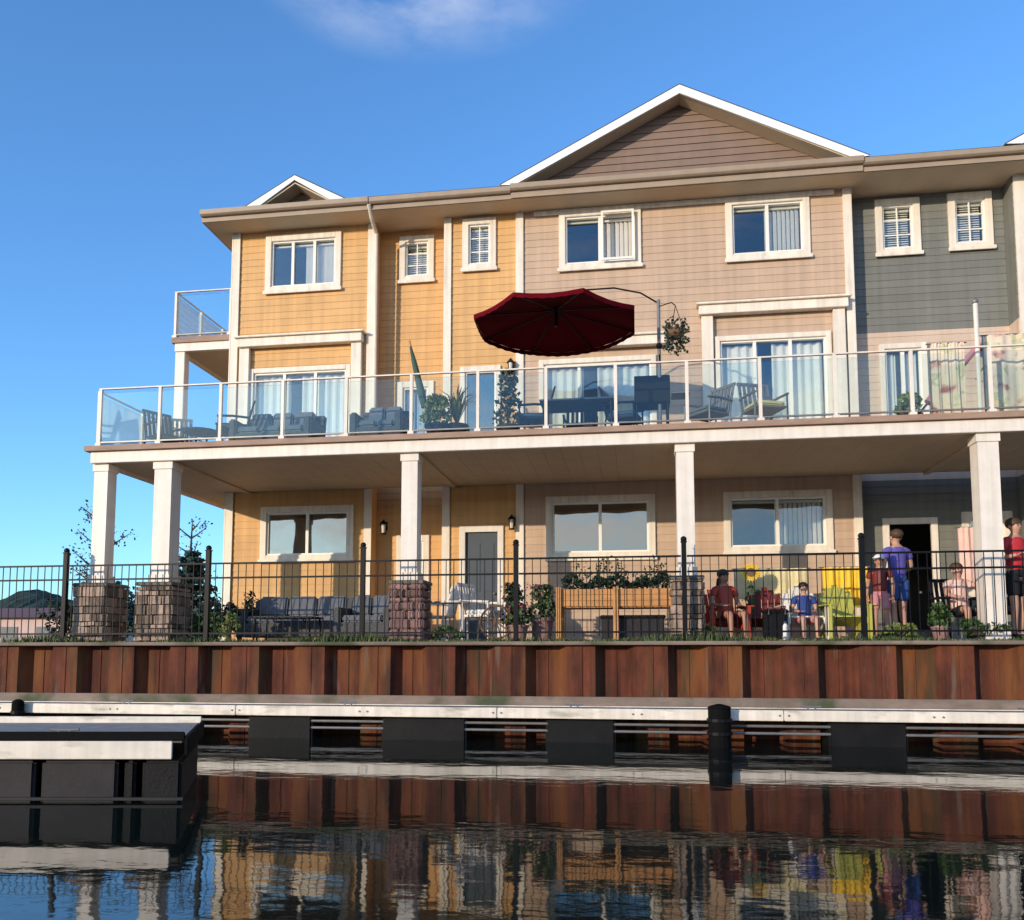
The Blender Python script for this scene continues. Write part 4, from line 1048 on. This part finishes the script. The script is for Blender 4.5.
person('standing person in a red shirt and black shorts at the right edge of the patio',(5.80,14.0,PAT),R(25),1.10,'stand','skin','c_red','c_black','hairn',arms={'L':((-.29,.0,1.12),(-.20,-.22,1.16)),'R':((.29,.02,1.12),(.20,-.2,1.14))})
person('seated child in a blue shirt with bare legs on the white chair',(2.68,14.17,PAT-.03),R(3),.78,'sit','skin','c_blue','c_pink','hairb')
person('seated person with long black hair and a red top on the faded red chair',(1.45,14.22,PAT-.05),R(20),.98,'sit','skin2','red','reddk','hairb',longhair=True,female=True,head=(-.02,-.03))
person('seated person in a peach top on the dark chair left of the last column',(5.02,14.15,PAT),R(10),.98,'sit','skin','c_peach','c_black','hairn',female=True,arms={'L':((-.24,-.05,.72),(-.14,-.28,.66)),'R':((.3,-.08,.80),(.26,-.28,.98))})

# ------------------------------------------------------------------ light, sky, camera
SUN_EL, SUN_AZ = R(11), R(36)          # azimuth measured from -Y towards -X
sd = Vector((-math.sin(SUN_AZ)*math.cos(SUN_EL), -math.cos(SUN_AZ)*math.cos(SUN_EL), math.sin(SUN_EL)))
ld = bpy.data.lights.new('sun','SUN'); ld.energy=2.65; ld.angle=R(.5); ld.color=(1,.84,.64)
lo = bpy.data.objects.new('sun',ld); C.objects.link(lo); lo.rotation_euler = sd.to_track_quat('Z','Y').to_euler()
wd = bpy.data.worlds.new('World'); S.world = wd; wd.use_nodes=True; nt=wd.node_tree; bg=nt.nodes['Background']
sk = nt.nodes.new('ShaderNodeTexSky'); sk.sky_type='NISHITA'; sk.sun_disc=False; sk.sun_elevation=SUN_EL
sk.sun_rotation = math.pi+SUN_AZ; sk.air_density=1.0; sk.dust_density=.4; sk.ozone_density=3.0; sk.altitude=100
tc=nt.nodes.new('ShaderNodeTexCoord'); LN=nt.links.new
def mth(op,a_,b_=None,cl=False):
    n_=nt.nodes.new('ShaderNodeMath'); n_.operation=op; n_.use_clamp=cl
    for i_,q_ in enumerate((a_,b_)):
        if q_ is None: continue
        if isinstance(q_,(int,float)): n_.inputs[i_].default_value=q_
        else: LN(q_,n_.inputs[i_])
    return n_.outputs[0]
def noise(scale,stretch,loc=(0,0,0)):
    mp=nt.nodes.new('ShaderNodeMapping'); mp.inputs['Scale'].default_value=stretch; mp.inputs['Location'].default_value=loc
    n=nt.nodes.new('ShaderNodeTexNoise'); n.inputs['Scale'].default_value=scale; n.inputs['Detail'].default_value=7; n.inputs['Roughness'].default_value=.6
    LN(tc.outputs['Generated'],mp.inputs['Vector']); LN(mp.outputs[0],n.inputs['Vector']); return n.outputs['Fac']
# clearer, bluer air than the default
tint=nt.nodes.new('ShaderNodeMix'); tint.data_type='RGBA'; tint.blend_type='MULTIPLY'; tint.inputs['Factor'].default_value=1; tint.inputs['B'].default_value=(.94,1.34,1.68,1)
LN(sk.outputs[0],tint.inputs['A'])
# one thin high cloud ahead, broken cloud behind
vs_=nt.nodes.new('ShaderNodeVectorMath'); vs_.operation='SUBTRACT'; vs_.inputs[1].default_value=(-.20,.745,.640); LN(tc.outputs['Generated'],vs_.inputs[0])
vm_=nt.nodes.new('ShaderNodeVectorMath'); vm_.operation='MULTIPLY'; vm_.inputs[1].default_value=(5.5,10,17); LN(vs_.outputs[0],vm_.inputs[0])
vl=nt.nodes.new('ShaderNodeVectorMath'); vl.operation='LENGTH'; LN(vm_.outputs[0],vl.inputs[0])
blob=mth('SUBTRACT',1.0,vl.outputs['Value'],True)
thin=mth('MULTIPLY',mth('MULTIPLY',mth('MULTIPLY',blob,1.4,True),mth('SUBTRACT',noise(2.6,(3.5,2.0,9)),.36)),.75,True)
sx_=nt.nodes.new('ShaderNodeSeparateXYZ'); LN(tc.outputs['Generated'],sx_.inputs[0])
back=mth('MULTIPLY',mth('MULTIPLY',sx_.outputs['Y'],-3.0,True),mth('MULTIPLY',mth('SUBTRACT',noise(1.9,(1.3,1.3,5),(.3,.2,.1)),mth('ADD',mth('MULTIPLY',sx_.outputs['Z'],.45),.30)),5.0,True))
cl_=mth('MAXIMUM',thin,mth('MULTIPLY',back,.75))
mx=nt.nodes.new('ShaderNodeMix'); mx.data_type='RGBA'; mx.inputs['B'].default_value=(7.2,6.7,6.1,1)
LN(cl_,mx.inputs['Factor']); LN(tint.outputs['Result'],mx.inputs['A']); LN(mx.outputs['Result'],bg.inputs['Color'])
bg.inputs['Strength'].default_value=.15
cam=bpy.data.cameras.new('camera'); cam.lens=850/1024*36; cam.sensor_width=36; cam.shift_y=(579.4-460)/1024; cam.clip_end=6000; cam.clip_start=.05
co_=bpy.data.objects.new('camera',cam); C.objects.link(co_); co_.location=(0,0,1.28); co_.rotation_euler=(math.pi/2+.0862,0,.1447); S.camera=co_
S.view_settings.view_transform='Standard'; S.view_settings.look='None'; S.view_settings.exposure=.50; S.view_settings.gamma=1
S.cycles.max_bounces=8; S.cycles.transparent_max_bounces=16

GR={'townhouse':'houses in the row','adirondack_chair':'adirondack chairs on the porch','patio_chair':'metal chairs on deck and patio','outdoor_sofa':'wicker sofas','outdoor_table':'outdoor tables','potted_plant':'potted plants','shrub':'low shrubs along the fence','person':'people on the patio','mooring_pile':'mooring piles at the dock','distant_tree':'trees far beyond the fence','beach_towel':'cloths hung on the porch','folded_umbrella':'closed umbrellas on the deck','fabric_screen':'fabric screens on the deck','young_tree':'thin young trees','sapling':'thin young trees'}
for o in S.objects:
    if o.parent is None and o.name.split('.')[0] in GR: o['group']=GR[o.name.split('.')[0]]
